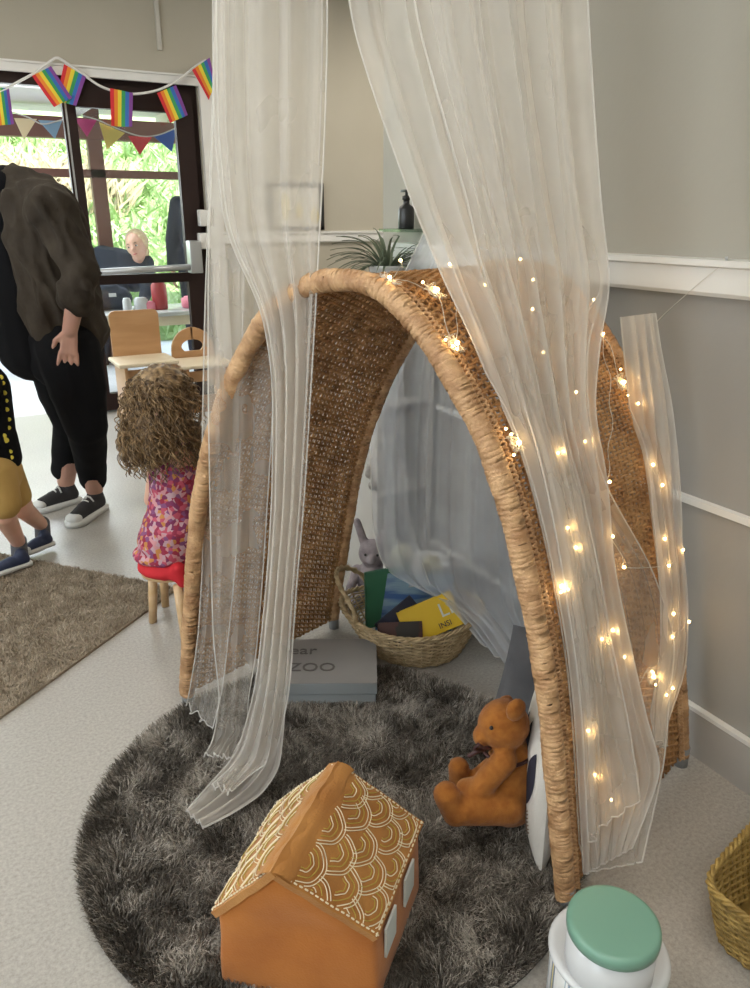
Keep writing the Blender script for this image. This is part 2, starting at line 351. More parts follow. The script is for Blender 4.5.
# rails and baseboards
def rail(x0,y0,x1,y1,prof,nm,m=white_paint):
    mb=MB(); d=V((x1-x0,y1-y0,0)).normalized(); n=V((-d.y,d.x,0))
    vs=[V((x0,y0,0))+n*a+V((0,0,z)) for a,z in prof]+[V((x1,y1,0))+n*a+V((0,0,z)) for a,z in prof]; k=len(prof)
    mb.add(vs,[tuple(range(k)),tuple(range(k,2*k))[::-1]]+[(i,k+i,k+(i+1)%k,(i+1)%k) for i in range(k)])
    return mb.build(nm, m, smooth=False, kind='structure')
DADO=[(0,1.048),(.02,1.048),(.026,1.056),(.026,1.104),(.036,1.108),(.036,1.120),(0,1.122)]
rail(W,-2.5,W,2.325,DADO,'trim_1'); 
rail(3.9,YB,1.70,YB,[(a,z-.012) for a,z in DADO],'trim_2')
rail(W,-2.5,W,YE,[(0,.598),(.010,.598),(.010,.614),(0,.616)],'trim_3')
bbm=mat('skirting_paint',(.40,.38,.355),.5)
BB=[(0,0),(.016,0),(.016,.112),(.011,.122),(0,.124)]
rail(W,-2.5,W,YE,BB,'baseboard_right',bbm); rail(3.9,YB,1.70,YB,BB,'baseboard_back',white_paint)
bt=MB(); bt.box((W-.0175,-2.5,.115),(W,YE,.1245)); bt.build('trim_4', white_paint, smooth=False, kind='structure')
# header band, door casing, surface conduit
t=MB(); t.box((-1.3,YB-.025,1.955),(1.70,YB,2.005)); t.box((-1.3,YB-.035,2.0),(1.70,YB,2.01)); t.build('trim_5', white_paint, smooth=False, kind='structure')
t=MB(); t.box((1.605,YB-.03,0),(1.705,YB,1.955)); t.build('trim_6', white_paint, smooth=False, kind='structure')
cdt=MB(); p=PL(160,50,1,YB-.012); cdt.box((p[0]-.012,YB-.02,p[2]),(p[0]+.012,YB,2.6)); cdt.build('trim_7', wall_cream, smooth=False, kind='structure')
# door screen frame
d=MB(); y0,y1=YB+.03,YB+.10
d.box((-1.2,y0,1.90),(1.6,y1,1.96)); d.box((1.56,y0,0),(1.6,y1,1.9)); d.box((-1.2,y0,0),(-1.14,y1,1.9)); d.box((-.2,y0,0),(-.14,y1,1.9))
d.box((-1.14,y0,0),(-.2,y1,.08)); d.box((-1.14,y0,.82),(-.2,y1,.89)); frame=d.build('door_frame', dark_brown, smooth=False, kind='structure')
frame.name='door_1'
g=MB(); g.box((-1.14,YB+.06,.08),(-.2,YB+.066,1.9)); g.build('pane', pane, frame, smooth=False)
d=MB(); y0,y1=YB-.005,YB+.045
d.box((.80,y0,.01),(.872,y1,1.90)); d.box((1.45,y0,.01),(1.56,y1,1.90)); d.box((.872,y0,1.80),(1.45,y1,1.90)); d.box((.872,y0,.805),(1.45,y1,.862)); d.box((.872,y0,.01),(1.45,y1,.12))
leaf=d.build('door_2', dark_brown, smooth=False, kind='structure')
g=MB(); g.box((.872,YB+.02,.862),(1.45,YB+.026,1.80)); g.box((.872,YB+.02,.12),(1.45,YB+.026,.805)); g.build('pane', pane, leaf, smooth=False)
g=MB(); g.box((.812,y0-.006,.03),(.822,y0,1.88)); g.build('weather_strip', steel, leaf, smooth=False)
b=MB(); b.tube([(.84,YB-.06,.885),(1.5,YB-.06,.90)],.020,12); b.box((1.45,YB-.085,.86),(1.53,YB,1.06),bevel=.008); b.box((.82,YB-.08,.86),(.87,YB,.92),bevel=.006); b.build('push_bar', steel, leaf)
b=MB()
for py in (218,241): q=PL(203,py,1,YB-.03); b.box((q[0]-.03,YB-.06,q[2]-.05),(q[0]+.05,YB,q[2]+.05),bevel=.008)
b.build('door_closer', white_paint, leaf)
# ceiling lamps (real fixtures overhead)
def area(name, loc, size, power, col, rot=(0,0,0), parent=None, sy=None):
    l=bpy.data.lights.new(name,'AREA'); l.energy=power; l.color=col; l.size=size
    if sy: l.shape='RECTANGLE'; l.size_y=sy
    o=bpy.data.objects.new(name,l); COL.objects.link(o); o.location=loc; o.rotation_euler=rot
    return o
for i,(x,y,pw) in enumerate(((-.9,-.9,11),(.55,.1,5),(-.9,1.6,12),(.6,3.7,5),(-1.8,3.6,12),(2.9,3.9,22))):
    f=MB(); f.box((x-.31,y-.31,2.555),(x+.31,y+.31,2.6),bevel=.01)
    cl=f.build('ceiling_light', white_paint, smooth=False, origin=(x,y,2.6), label='square white panel lamp on the ceiling '+('above the play den','behind the camera','over the middle of the room','over the doorway','beside the left windows','beyond the end of the grey wall')[i], cat='ceiling light')
    g=MB(); g.box((x-.27,y-.27,2.548),(x+.27,y+.27,2.556)); g.build('diffuser', panel_m, cl, smooth=False)
    area('lamp', (x,y,2.54), .52, pw, (1,.93,.82))
# ================================================================== OUTSIDE
o=MB(); o.box((-9,YB+.15,-.12),(14,8.1,-.01)); o.build('patio', patio_m, smooth=False, kind='structure')
yy=8.2
o=MB(); G=[]
for i,yv in enumerate(np.linspace(8.0,14,40)):
    row=[]
    for xv in np.linspace(-6,16,90):
        h=-.02+ (yv-8.0)*.62; h+= .10*mnoise.noise(V((xv*1.3,yv*1.3,0)))+.05*mnoise.noise(V((xv*5,yv*5,3)))
        row.append((xv,yv,h))
    G.append(row)
o.grid(G); o.build('grass_bank', grass_m, kind='structure')
# leafy tufts on the bank (uncountable growth)
vs=[];fs=[]
for k in range(9000):
    x=rng.uniform(-1.5,5.5); y=rng.uniform(8.0,11.5); z=(y-8.0)*.62; a=rng.uniform(0,2*PI); h=rng.uniform(.08,.28); ww=rng.uniform(.01,.035)
    dx,dy=math.cos(a)*ww,math.sin(a)*ww; lx,ly=rng.normal(0,.08,2); b_=len(vs)
    vs+= [(x-dx,y-dy,z),(x+dx,y+dy,z),(x+lx+dx*.7,y+ly+dy*.7,z+h*.6),(x+lx*2,y+ly*2,z+h)]; fs.append((b_,b_+1,b_+2,b_+3))
leafb=pile_mat('bank_leaves',(.26,.40,.13),(.40,.56,.24),(.66,.74,.48),3)
o=MB(); o.v=vs;o.f=fs;o.mi=[0]*len(fs); o.build('bank_foliage', leafb, smooth=False, label='bright green undergrowth on the bank outside the glass door', cat='undergrowth', kind='stuff')
vs=[];fs=[]
for k in range(1500):
    x=rng.uniform(-1.,2.2); y=rng.uniform(9.9,10.5); z=(y-8)*.62; h=rng.uniform(.2,.5); ww=.008; b_=len(vs); lx=rng.normal(0,.2); 
    vs+= [(x-ww,y,z),(x+ww,y,z),(x+lx*.4+ww,y,z+h*.6),(x+lx,y-.05,z+h)]; fs.append((b_,b_+1,b_+2,b_+3))
o=MB(); o.v=vs;o.f=fs;o.mi=[0]*len(fs); o.build('dry_reeds', dry_grass, smooth=False, label='tall straw coloured dry grass at the top of the outside bank', cat='dry grass', kind='stuff')
# canopy structure outside (brown frame)
YO=6.9
o=MB()
o.box((-3,YO-.04,1.50),(4.5,YO+.04,1.56)); 
for px,wd in ((97,.055),(-60,.05),(205,.05)):
    q=PL(px,170,1,YO); o.box((q[0]-wd,YO-.04,-.01),(q[0]+wd,YO+.04,2.0))
o.box((-3,YO-.06,1.78),(4.5,YO+.06,1.93))
o.build('trim_8', brown_out, smooth=False, kind='structure')
o=MB(); o.box((-3,YB+.15,2.02),(4.5,YO+.5,2.10)); 
for k in range(9): o.box((-2.6+k*.75,YB+.2,1.95),(-2.54+k*.75,YO+.4,2.02))
soff=mat('canopy_roof',(.80,.78,.74),.8); o.build('canopy_roof', soff, smooth=False, kind='structure')
# pennants outside
def flag_thing(name,label,cat,ptsxy,dep_pts,group=None): pass
cord=[(-40,128),(0,112),(25,116),(42,124),(58,121),(78,116),(95,119),(116,128),(140,136),(158,135),(176,128),(200,118)]
pen=thing('pennant_bunting', PL(95,119,1,5.35), 'string of coloured triangular pennants hanging outside behind the rainbow flags','bunting')
P=[PL(x,y,1,5.35) for x,y in cord]; m_=MB(); m_.tube(crom(P,5),.004,6); m_.build('cord', sole_white, pen)
for k,(a,b,c,mi) in enumerate([((14,118),(37,119),(24,140),0),((38,120),(62,121),(55,139),1),((74,118),(97,120),(87,137),2),((99,122),(125,133),(107,150),3),((128,136),(152,137),(140,155),4),((153,136),(176,129),(172,152),5),((-12,112),(8,113),(-4,132),4)]):
    q=[PL(x,y,1,5.36+.004*(k%2)) for x,y in (a,b,c)]; mb=MB(); 
    vs=[V(p)+V((0,-.001,0)) for p in q]+[V(p)+V((0,.001,0)) for p in q]; mb.add(vs,[(0,1,2),(5,4,3),(0,3,4,1),(1,4,5,2),(2,5,3,0)]); mb.build('pennant', pennant_mats[mi], pen, smooth=False)
# rainbow bunting inside
rb=thing('rainbow_bunting', PL(100,100,1,YB-.06), 'white cord of rainbow striped flags strung above the glass door','bunting')
cordp=[(-40,110),(0,92),(18,82),(36,72),(52,60),(57,58),(62,60),(80,72),(100,86),(118,92),(135,94),(158,90),(178,80),(196,66),(206,60)]
P=[PL(x,y,1,YB-.07) for x,y in cordp]; m_=MB(); m_.tube(crom(P,5),.007,6); m_.build('cord', white_paint, rb)
flags=[((-9,87),(9,88),(14,124),(-4,126)),((32,76),(51,66),(72,98),(54,107)),((64,64),(86,77),(76,106),(56,100)),((110,88),(133,93),(132,127),(111,126)),((157,93),(176,85),(188,115),(170,123)),((192,70),(207,59),(213,83),(209,100))]
for k,(a,b,c,d_) in enumerate(flags):
    yv=YB-.075-.012*(k%2); A_,B_,C_,D_=[PL(x,y,1,yv) for x,y in (a,b,c,d_)]
    if k==5: B_=B_+np.array([0,-.05,0]); C_=C_+np.array([0,-.05,0])
    mb=MB()
    for s in range(6):
        mb.cur=s; rows=[]
        for t in np.linspace(0,1,7):
            L0=A_+(D_-A_)*t; R0=B_+(C_-B_)*t; row=[]
            for u in (s/6,(s+.5)/6,(s+1)/6):
                p=L0+(R0-L0)*u; p=p+np.array([0,.008*math.sin(u*7+t*2+k)*t,0]); row.append(p)
            rows.append(row)
        mb.grid(rows)
    mb.build('flag', rainbow, rb)
# wall things on the back wall
p0=PL(268,182,1,YB-.02); p1=PL(324,231,1,YB-.02)
pic=MB(); x0,x1,z0,z1=p0[0],p1[0],1.118,p0[2]
pic.box((x0,YB-.03,z0),(x0+.03,YB-.005,z1)); pic.box((x1-.03,YB-.03,z0),(x1,YB-.005,z1)); pic.box((x0,YB-.03,z1-.025),(x1,YB-.005,z1)); pic.box((x0,YB-.03,z0),(x1,YB-.005,z0+.025))
pf=pic.build('framed_picture', black_plastic, smooth=False, origin=((x0+x1)/2,YB-.02,z0), label='dark framed picture standing on the white rail of the back wall', cat='picture')
g=MB(); g.box((x0+.025,YB-.018,z0+.02),(x1-.025,YB-.012,z1-.02)); g.build('print', poster_m, pf, smooth=False)
for c_y in (((x1-.07,YB-.02,z0+.09),(.035,.004,.05)),((x0+.12,YB-.02,z0+.15),(.03,.004,.09)),((x0+.22,YB-.02,z0+.12),(.025,.004,.05))): g=MB(); g.ball(*c_y); g.build('yellow_shape', poster_yellow, pf)
p0=PL(228,248,1,YB-.005); p1=PL(258,272,1,YB-.005)
g=MB(); g.box((p0[0],YB-.006,p1[2]),(p1[0],YB-.001,p0[2])); g.build('notice', notice_m, smooth=False, origin=(p0[0],YB-.003,p1[2]), label='grey printed notice sheet under the rail of the back wall', cat='notice')
# corner shelf with bottle on right wall
q=PL(406,229,0,W-.05)
sh=MB(); poly=[(0,0)]+[(.13*math.cos(a),.15*math.sin(a)) for a in np.linspace(0,PI/2,10)]
sh.prism([(-.13,-.1),(0,-.1),(0,.13),(-.06,.12),(-.11,.07)], .008, (W,q[1],q[2]-.004), (1,0,0), (0,1,0))
sh.build('glass_shelf', shelf_glass, smooth=False, origin=(W,q[1],q[2]), label='small green-tinted glass shelf on the right wall above the rail', cat='shelf')
bt=MB(); k=.85; bt.lathe([(.001,0),(.028*k,0),(.030*k,.004),(.030*k,.066*k),(.026*k,.078*k),(.012*k,.088*k),(.012*k,.102*k),(.016*k,.103*k),(.016*k,.116*k),(.005,.118*k),(.005,.135*k),(.001,.136*k)],20,(q[0],q[1],q[2]))
bo=bt.build('pump_bottle', black_plastic, origin=tuple(q), label='black pump bottle standing on the small glass shelf', cat='bottle')
bt=MB(); bt.box((q[0]-.006,q[1]-.006,q[2]+.11),(q[0]+.03*.0+.006,q[1]+.028,q[2]+.118),bevel=.002); bt.build('pump_nozzle', black_plastic, bo)
# ================================================================== WICKER DEN
A0=np.array([.404,1.70]); dS=np.array([.4055,-.9141]); D0=np.array([.508,.165])
prof=[(-.018,.028),(-.015,.06),(.021,.259),(.097,.595),(.204,.842),(.333,1.015),(.44,1.082),(.531,1.098),(.617,1.083),(.699,1.019),(.769,.936),(.829,.845),(.883,.718),(.931,.567),(.966,.424),(1.0,.229),(1.034,.028)]
PR=resample(crom(prof,16),1200); ARC=np.r_[0,np.cumsum(np.linalg.norm(np.diff(PR,axis=0),axis=1))]; AL=ARC[-1]
T_=np.gradient(PR,axis=0); T_/=np.linalg.norm(T_,axis=1)[:,None]; NR=np.stack([-T_[:,1],T_[:,0]],1)   # outward (s grows left->right)
def prof_at(a):
    a=np.clip(a,0,AL); return np.array([np.interp(a,ARC,PR[:,0]),np.interp(a,ARC,PR[:,1])]), np.array([np.interp(a,ARC,NR[:,0]),np.interp(a,ARC,NR[:,1])])
def den(s,w,z):
    xy=A0+dS*s+D0*w; return np.array([xy[0],xy[1],z])
def shell(a,w,off=0):
    p,n=prof_at(a); return den(p[0]+n[0]*off,w,p[1]+n[1]*off)
INV=np.linalg.inv(np.stack([dS,D0],1))
def to_den(P):
    sw=INV@(np.array(P[:2])-A0); return sw[0],sw[1],P[2]
def near_prof(s,z):
    dd=(PR[:,0]-s)**2+(PR[:,1]-z)**2; i=int(np.argmin(dd)); v=np.array([s,z])-PR[i]; return ARC[i], float(v@NR[i]), i
denT=thing('wicker_den', (*(A0+dS*.52+D0*.5),0), 'tall arched wicker play den open at the front, draped with netting and lights','play den')
NW=29; stakes=np.linspace(.035,.965,NW)
st=MB()
for w_ in stakes:
    st.tube([shell(a,w_,0) for a in np.linspace(0,AL,90)],.0032,5)
st.build('stakes', wicker, denT)
# weavers (vectorised)
row_sp=.0080; nr=int(AL/row_sp); ws=[]; ph=[]
for i in range(NW):
    ws.append(stakes[i]); ph.append(1 if i%2==0 else -1)
    if i<NW-1: ws.append((stakes[i]+stakes[i+1])/2); ph.append(0)
ws=np.array([.0]+ws+[1.0]); ph=np.array([0]+ph+[0])
V_=[];F_=[]; ns=4
for r_ in range(nr):
    a=(r_+.5)*row_sp; p,n=prof_at(a); t=np.array([n[1],-n[0]])
    sg=1 if r_%2==0 else -1
    jit=rng.normal(0,.0011,len(ws)); rad=.0031*rng.uniform(.85,1.15)
    base=len(V_)
    for j,w_ in enumerate(ws):
        off=sg*ph[j]*.0052+rng.normal(0,.0005)
        c0=p+n*off+t*jit[j]
        for k in range(ns):
            aa=PI/4+k*PI/2; q=c0+n*math.cos(aa)*rad*.85+t*math.sin(aa)*rad*1.12
            V_.append(den(q[0],w_,q[1]))
    for j in range(len(ws)-1):
        for k in range(ns): F_.append((base+j*ns+k,base+j*ns+(k+1)%ns,base+(j+1)*ns+(k+1)%ns,base+(j+1)*ns+k))
mb=MB(); mb.v=V_; mb.f=F_; mb.mi=[0]*len(F_); mb.build('woven_shell', wicker, denT)
def wrapped_rim(w_, r0):
    mb=MB(); n=int(AL/.0024); pts=[];rs=[]; k=0; nxt=0; ph_=0
    lens=[]; tot=0
    while tot<AL: l=rng.uniform(.0065,.011); lens.append(l); tot+=l
    edges=np.cumsum([0]+lens)
    for a in np.linspace(0,AL,n):
        i=np.searchsorted(edges,a,'right')-1; t=(a-edges[i])/lens[min(i,len(lens)-1)]
        bump=math.sin(PI*min(max(t,0),1))**.5
        pts.append(shell(a,w_,rng.normal(0,.0006))); rs.append(r0*(.93+.09*bump)+.0008*math.sin(a*37))
    mb.tube(pts,rs,14); return mb.build('rim', wicker_rim, denT)
wrapped_rim(0.0,.0195); wrapped_rim(1.0,.017)
# braided row just behind the front rim
mb=MB()
for k in (-1,1):
    mb.tube([shell(a,.045+.010*math.sin(a*330+k*1.57),.009+.003*k*math.cos(a*330)) for a in np.linspace(.0,AL,2000)],.0028,5)
    mb.tube([shell(a,.955+.010*math.sin(a*330+k*1.57),.009+.003*k*math.cos(a*330)) for a in np.linspace(.0,AL,2000)],.0028,5)
mb.build('braid', wicker_rim, denT)
for a in (0,AL):
    for w_ in (0,1):
        p=shell(a,w_,0); m_=MB(); m_.tube([(p[0],p[1],0.0),(p[0],p[1],.05)],.016,12); m_.build('foot', metal_grey, denT)
# nearest visible point on the shell's outer side
_HA=np.linspace(.02,AL-.02,260); _HW=np.linspace(0,1,50); _HG=np.array([[shell(a,w_,.012) for w_ in _HW] for a in _HA])
_d=_HG-CAM; _c=_d@fw; _HX=375+F*(_d@rt)/_c; _HY=494-F*(_d@up)/_c
_N3=[]
for a in _HA:
    p,n=prof_at(a); _N3.append([dS[0]*n[0],dS[1]*n[0],n[1]])
_FACE=np.einsum('ik,ijk->ij',np.array(_N3),_d)<0
def hit(px,py,off=.012):
    e=(_HX-px)**2+(_HY-py)**2+np.where(_FACE,0,1e6); i,j=np.unravel_index(np.argmin(e),e.shape)
    return float(_HA[i]),float(_HW[j])
# ================================================================== NETTING CANOPY
hoopC=Q(392,-560,1.5)
can=thing('net_canopy', tuple(hoopC), 'white sheer net canopy hanging from above, parted over the wicker den','net canopy')
hp=MB(); hp.tube([hoopC+np.array([.24*math.cos(a),.24*math.sin(a),0]) for a in np.linspace(0,2*PI,48,endpoint=False)],.008,8,closed=True)
hp.tube([hoopC+np.array([.24,0,0]),hoopC+np.array([0,0,.2]),hoopC+np.array([-.24,0,0])],.003,6); hp.tube([hoopC+np.array([0,0,.2]),(hoopC[0],hoopC[1],2.6)],.003,6); hp.build('hoop', white_paint, can)
def smooth_line(P,n=12):
    P=np.asarray(P,float); m=len(P); out=[]
    for i in range(m-1):
        for k in range(n): out.append(P[i]+(P[i+1]-P[i])*k/n)
    out.append(P[-1]); out=np.array(out)
    for _ in range(14):
        out[1:-1]=.25*out[:-2]+.5*out[1:-1]+.25*out[2:]
    return out
def net_grid(rows, nu, nv, n_pl, amp, seed, push=None, hem=True, m=net, fold=None, name='net_panel', dens_hem=.0016):
    # rows: world-space pairs (L, R); returns pleated sheet
    Ls=smooth_line([r[0] for r in rows]); Rs=smooth_line([r[1] for r in rows])
    Ls=resample(Ls,nv) if False else Ls; 
    n0=len(Ls); idx=np.linspace(0,n0-1,nv); 
    Lg=np.stack([np.interp(idx,range(n0),Ls[:,k]) for k in range(3)],1); Rg=np.stack([np.interp(idx,range(n0),Rs[:,k]) for k in range(3)],1)
    r_=np.random.default_rng(seed); phs=r_.uniform(0,6.28,4); G=np.zeros((nv,nu,3))
    for i in range(nv):
        L0,R0=Lg[i],Rg[i]; e=R0-L0; v=i/(nv-1)
        dn=Lg[min(i+1,nv-1)]-Lg[max(i-1,0)]+Rg[min(i+1,nv-1)]-Rg[max(i-1,0)]
        nrm=np.cross(e,dn); nrm=nrm/(np.linalg.norm(nrm)+1e-9)
        eu=e/(np.linalg.norm(e)+1e-9)
        for j in range(nu):
            u=j/(nu-1); uu=u+ .05*math.sin(3.1*v+phs[0])*math.sin(PI*u)
            th=2*PI*n_pl*uu+phs[1]+1.2*math.sin(4*u+phs[2])
            A=(amp(v,u) if callable(amp) else amp)*min(1,.25+5*u,.25+5*(1-u))
            dsp=A*math.sin(th)+.3*A*math.sin(2.3*th+phs[3]+2*v)
            lat=.25*A*math.sin(2*th+.7)*math.sin(PI*u)
            p=L0+e*u+nrm*dsp+eu*lat
            if push: p=push(p,u,v)
            G[i,j]=p
    mb=MB(); mb.grid(G); o=mb.build(name, m, can)
    if hem:
        h=MB()
        for line in (G[:,0],G[:,-1]): h.tube(line,dens_hem,5)
        h.tube(G[-1,:],dens_hem,5); h.build('hem', net_hem, o)
    return o
def zr(l,r,zl=.055,zr_=.055): return (Z(*l,zl),Z(*r,zr_))
def qr(l,r,dl,dr=None): return (Q(*l,dl),Q(*r,dr or dl))
hL=lambda a,rr=.24: hoopC+np.array([rr*math.cos(a),rr*math.sin(a),0])
# left front panels
top1=(hoopC-np.append(rt[:2],0)*.24, hoopC-np.append(rt[:2],0)*.10-np.append(FH,0)*.20)
def floorclamp(p,u,v):
    p=p.copy(); p[2]=max(p[2],.045+.012*math.sin(u*19)); return p
S1=[top1, qr((212,4),(324,4),1.46,1.40), qr((214,130),(321,130),1.46,1.40), qr((224,230),(316,230),1.46,1.40), qr((262,310),(312,310),1.44,1.40), qr((273,380),(308,380),1.42,1.39), qr((272,500),(301,500),1.40,1.38), qr((266,590),(293,590),1.39,1.37), qr((256,687),(287,687),1.38,1.36), zr((238,752),(281,766),.10,.08), zr((214,779),(262,795)), zr((197,798),(233,814)), zr((186,811),(205,828),.05,.05)]
net_grid(S1,100,150,4,lambda v,u:.011*(1-.3*v),1,push=floorclamp,m=net_dense)
S1b=[(a,b) for a,b in S1]; S1b[5]=qr((276,380),(310,380),1.40,1.38)
net_grid([(a+np.array([0.004,-.012,0]),b+np.array([.002,-.012,0])) for a,b in S1[:9]]+[zr((246,745),(276,758),.09,.09),zr((230,770),(250,775),.07,.07),zr((212,785),(232,792),.07,.07)],70,110,3,.010,5,push=floorclamp,m=net)
top2=(hoopC-np.append(rt[:2],0)*.24+np.append(FH,0)*.05, hoopC-np.append(rt[:2],0)*.18-np.append(FH,0)*.12)
S2=[top2, qr((216,4),(285,4),1.55), qr((213,130),(285,130),1.55), qr((208,260),(276,260),1.54), qr((208,400),(274,400),1.53), qr((211,560),(264,560),1.52), qr((213,640),(257,650),1.50), qr((220,700),(248,700),1.47), zr((214,738),(247,728),.06,.06), zr((204,757),(231,759),.045,.045)]
net_grid(S2,70,120,2.5,.009,2,push=floorclamp,m=net)
S3=[(top2[0],top2[1]), qr((215,4),(250,4),1.64), qr((212,130),(248,130),1.64), qr((205,300),(243,300),1.64), qr((202,450),(240,450),1.64), qr((203,560),(236,560),1.64), qr((198,640),(228,640),1.63), qr((190,688),(222,690),1.60,1.56), zr((186,707),(212,729),.04,.05)]
net_grid(S3,50,100,2,.007,3,push=floorclamp,m=net)
# right panels, lying over the shell
def pw(l,r,wl,wr):
    def on(p,w_):
        x,y=p; rr=ray(x,y); n=np.array([-dS[1],dS[0]]); o=A0+D0*w_; t=(n@o)/(n@rr[:2]); return CAM+rr*t
    return (on(l,wl),on(r,wr))
def pusher(marg,wall=True):
    def f(p,u,v):
        p=p.copy(); s,w_,z=to_den(p)
        if -.02<w_<1.04 and z<1.2:
            a,dn,i=near_prof(s,z)
            mg=marg+.006*math.sin(u*41+v*5)
            if dn<mg:
                q=PR[i]+NR[i]*mg
                if a>=AL-1e-3 or a<=1e-3: q=np.array([max(s,PR[i][0]+mg),z])
                p=den(q[0],w_,q[1])
        if wall: p[0]=min(p[0],W-.012)
        p[2]=max(p[2],.01+.004*math.sin(u*23)); return p
    return f
topA=(hoopC-np.append(rt[:2],0)*.13-np.append(FH,0)*.20, hoopC+np.append(rt[:2],0)*.24)
RA=[topA, pw((346,4),(586,4),-.05,.5), pw((380,110),(592,110),-.02,.5), pw((412,200),(599,200),.02,.5), pw((441,272),(609,285),.06,.55), pw((474,340),(598,345),.08,.5), pw((502,410),(592,410),.09,.45), pw((516,480),(606,480),.09,.47), pw((530,560),(612,565),.09,.42), pw((545,650),(628,640),.09,.42), pw((562,750),(646,720),.09,.42), pw((574,825),(662,770),.08,.40), pw((584,874),(632,848),.07,.18)]
ampA=lambda v,u:.020*(1-v)**1.2+.007
net_grid(RA,170,170,6,ampA,11,push=pusher(.022),m=net_dense)
RC=[(topA[0]+np.append(FH,0)*.06,topA[1]+np.append(FH,0)*.05), pw((372,4),(570,4),.1,.6), pw((400,110),(580,110),.1,.6), pw((432,200),(590,200),.1,.6), pw((455,272),(604,285),.1,.6), pw((482,340),(585,345),.1,.45), pw((505,410),(586,410),.1,.42), pw((519,480),(600,480),.1,.42), pw((532,560),(650,565),.1,.75), pw((547,650),(675,640),.1,.85), pw((563,740),(668,700),.1,.6), pw((574,825),(664,762),.09,.45), pw((588,872),(642,862),.08,.18)]
net_grid(RC,130,160,5,lambda v,u:.016*(1-v)**1.2+.006,12,push=pusher(.014),m=net)
RD=[(topA[0]+np.append(rt[:2],0)*.04,topA[1]-np.append(FH,0)*.03), pw((410,4),(586,4),-.02,.55), pw((440,110),(593,110),.0,.55), pw((466,200),(599,200),.1,.55), pw((482,272),(606,285),.15,.55), pw((508,350),(560,350),.2,.40), pw((520,420),(562,420),.15,.32),pw((535,520),(582,520),.12,.30),pw((550,620),(606,620),.1,.30),pw((568,730),(628,720),.1,.28),pw((582,840),(640,800),.08,.25)]
net_grid(RD,100,130,4,lambda v,u:.014*(1-v)+.005,13,push=pusher(.034),m=net)
RB=[pw((622,317),(655,313),.75,1.0), pw((625,350),(661,352),.78,1.0), pw((630,400),(671,400),.8,1.0), pw((634,450),(678,455),.85,1.02), pw((632,520),(682,520),.8,1.02), pw((634,600),(681,600),.78,1.0), pw((642,660),(675,668),.75,.95), pw((656,740),(665,748),.6,.66)]
net_grid(RB,60,90,3,.010,14,push=pusher(.022),m=net_dense)
# back panel behind the den
def bk(l,r,wv=1.09): return pw(l,r,wv,wv)
RK=[(hoopC+np.append(FH,0)*.24+np.append(rt[:2],0)*.05,hoopC+np.append(FH,0)*.22+np.append(rt[:2],0)*.14), bk((430,100),(565,100)), bk((440,200),(570,200)), bk((395,290),(575,290)), bk((374,370),(585,370)), bk((370,450),(590,450)), bk((372,530),(590,540)), bk((384,572),(590,630)), bk((444,600),(590,690)), bk((478,640),(590,730))]
def backpush(p,u,v):
    p=p.copy(); s,w_,z=to_den(p)
    if w_<1.06 and z<1.2: p=den(s,1.06,z)
    p[0]=min(p[0],W-.008-.006*math.sin(u*50)); p[2]=max(p[2],.01); return p
net_grid(RK,130,110,7,.010,21,push=backpush,m=net_back)
RK2=[pw((384,340),(402,340),1.16,1.14),pw((382,430),(404,430),1.16,1.14),pw((384,520),(408,520),1.16,1.14),pw((386,590),(430,585),1.16,1.1),pw((390,620),(500,640),1.16,1.08)]
net_grid(RK2[:4],24,60,2,.008,22,push=backpush,m=net_back)
# ================================================================== FAIRY LIGHTS
bulbs=[(400,268),(383,289),(434,298),(452,350),(449,271),(482,291),(518,267),(530,285),(527,313),(539,356),(511,444),(550,454),(570,398),(579,445),(601,481),(588,306),(596,336),(618,383),(632,408),(646,467),(657,487),(657,537),(682,551),(662,566),(618,566),(603,536),(567,549),(560,526),(555,586),(595,639),(605,631),(619,656),(647,677),(659,695),(666,688),(667,611),(666,634),(689,622),(582,727),(588,772),(603,797)]
ft=thing('fairy_lights', tuple(shell(AL*.6,.5,.02)), 'string of tiny warm glowing lights on fine wire wound over the wicker den','string lights')
prm=[]
for b_ in bulbs:
    h_=hit(*b_)
    prm.append(h_)
OFF=.020
def bpos(a,w_,off=OFF): return shell(a,w_,off)
wire=MB(); path=[]
for i in range(len(prm)-1):
    (a0,w0),(a1,w1)=prm[i],prm[i+1]; L=math.hypot(a1-a0,(w1-w0)*.53); n=max(4,int(L/.015))
    cx,cy=rng.normal(0,.3),rng.normal(0,.3)
    for k in range(n):
        t=k/n; bw=math.sin(PI*t)
        path.append(bpos(a0+(a1-a0)*t+bw*.03*cx, min(1,max(0,w0+(w1-w0)*t+bw*.05*cy)), OFF+.004*math.sin(k*.9)))
wire.tube(path,.0007,5)
# knotted clumps of wire
for (x,y) in ((434,298),(452,350),(511,444),(618,383),(647,677),(660,692),(383,289)):
    h_=hit(x,y)
    if h_:
        a,w_=h_; pts=[bpos(a+.018*math.sin(k*1.9+.3*k*k%3),min(1,max(0,w_+.03*math.cos(k*2.3))),OFF+.008*math.sin(k*3.1)) for k in range(26)]
        wire.tube(crom(pts,3),.0006,5)
lead=[bpos(*prm[17]),PL(650,330,0,W-.02),PL(689,292,0,W-.04),PL(729,259,0,W-.03)]
wire.tube(crom(lead,8),.0008,5)
wire.build('wire', wire_m, ft)
def lamp_at(P,parent,e):
    l=bpy.data.lights.new('glow','POINT'); l.energy=e; l.color=(1,.62,.24); l.shadow_soft_size=.004
    o=bpy.data.objects.new('glow',l); COL.objects.link(o); o.location=P; o.parent=parent; o.matrix_parent_inverse=world(parent).inverted(); return o
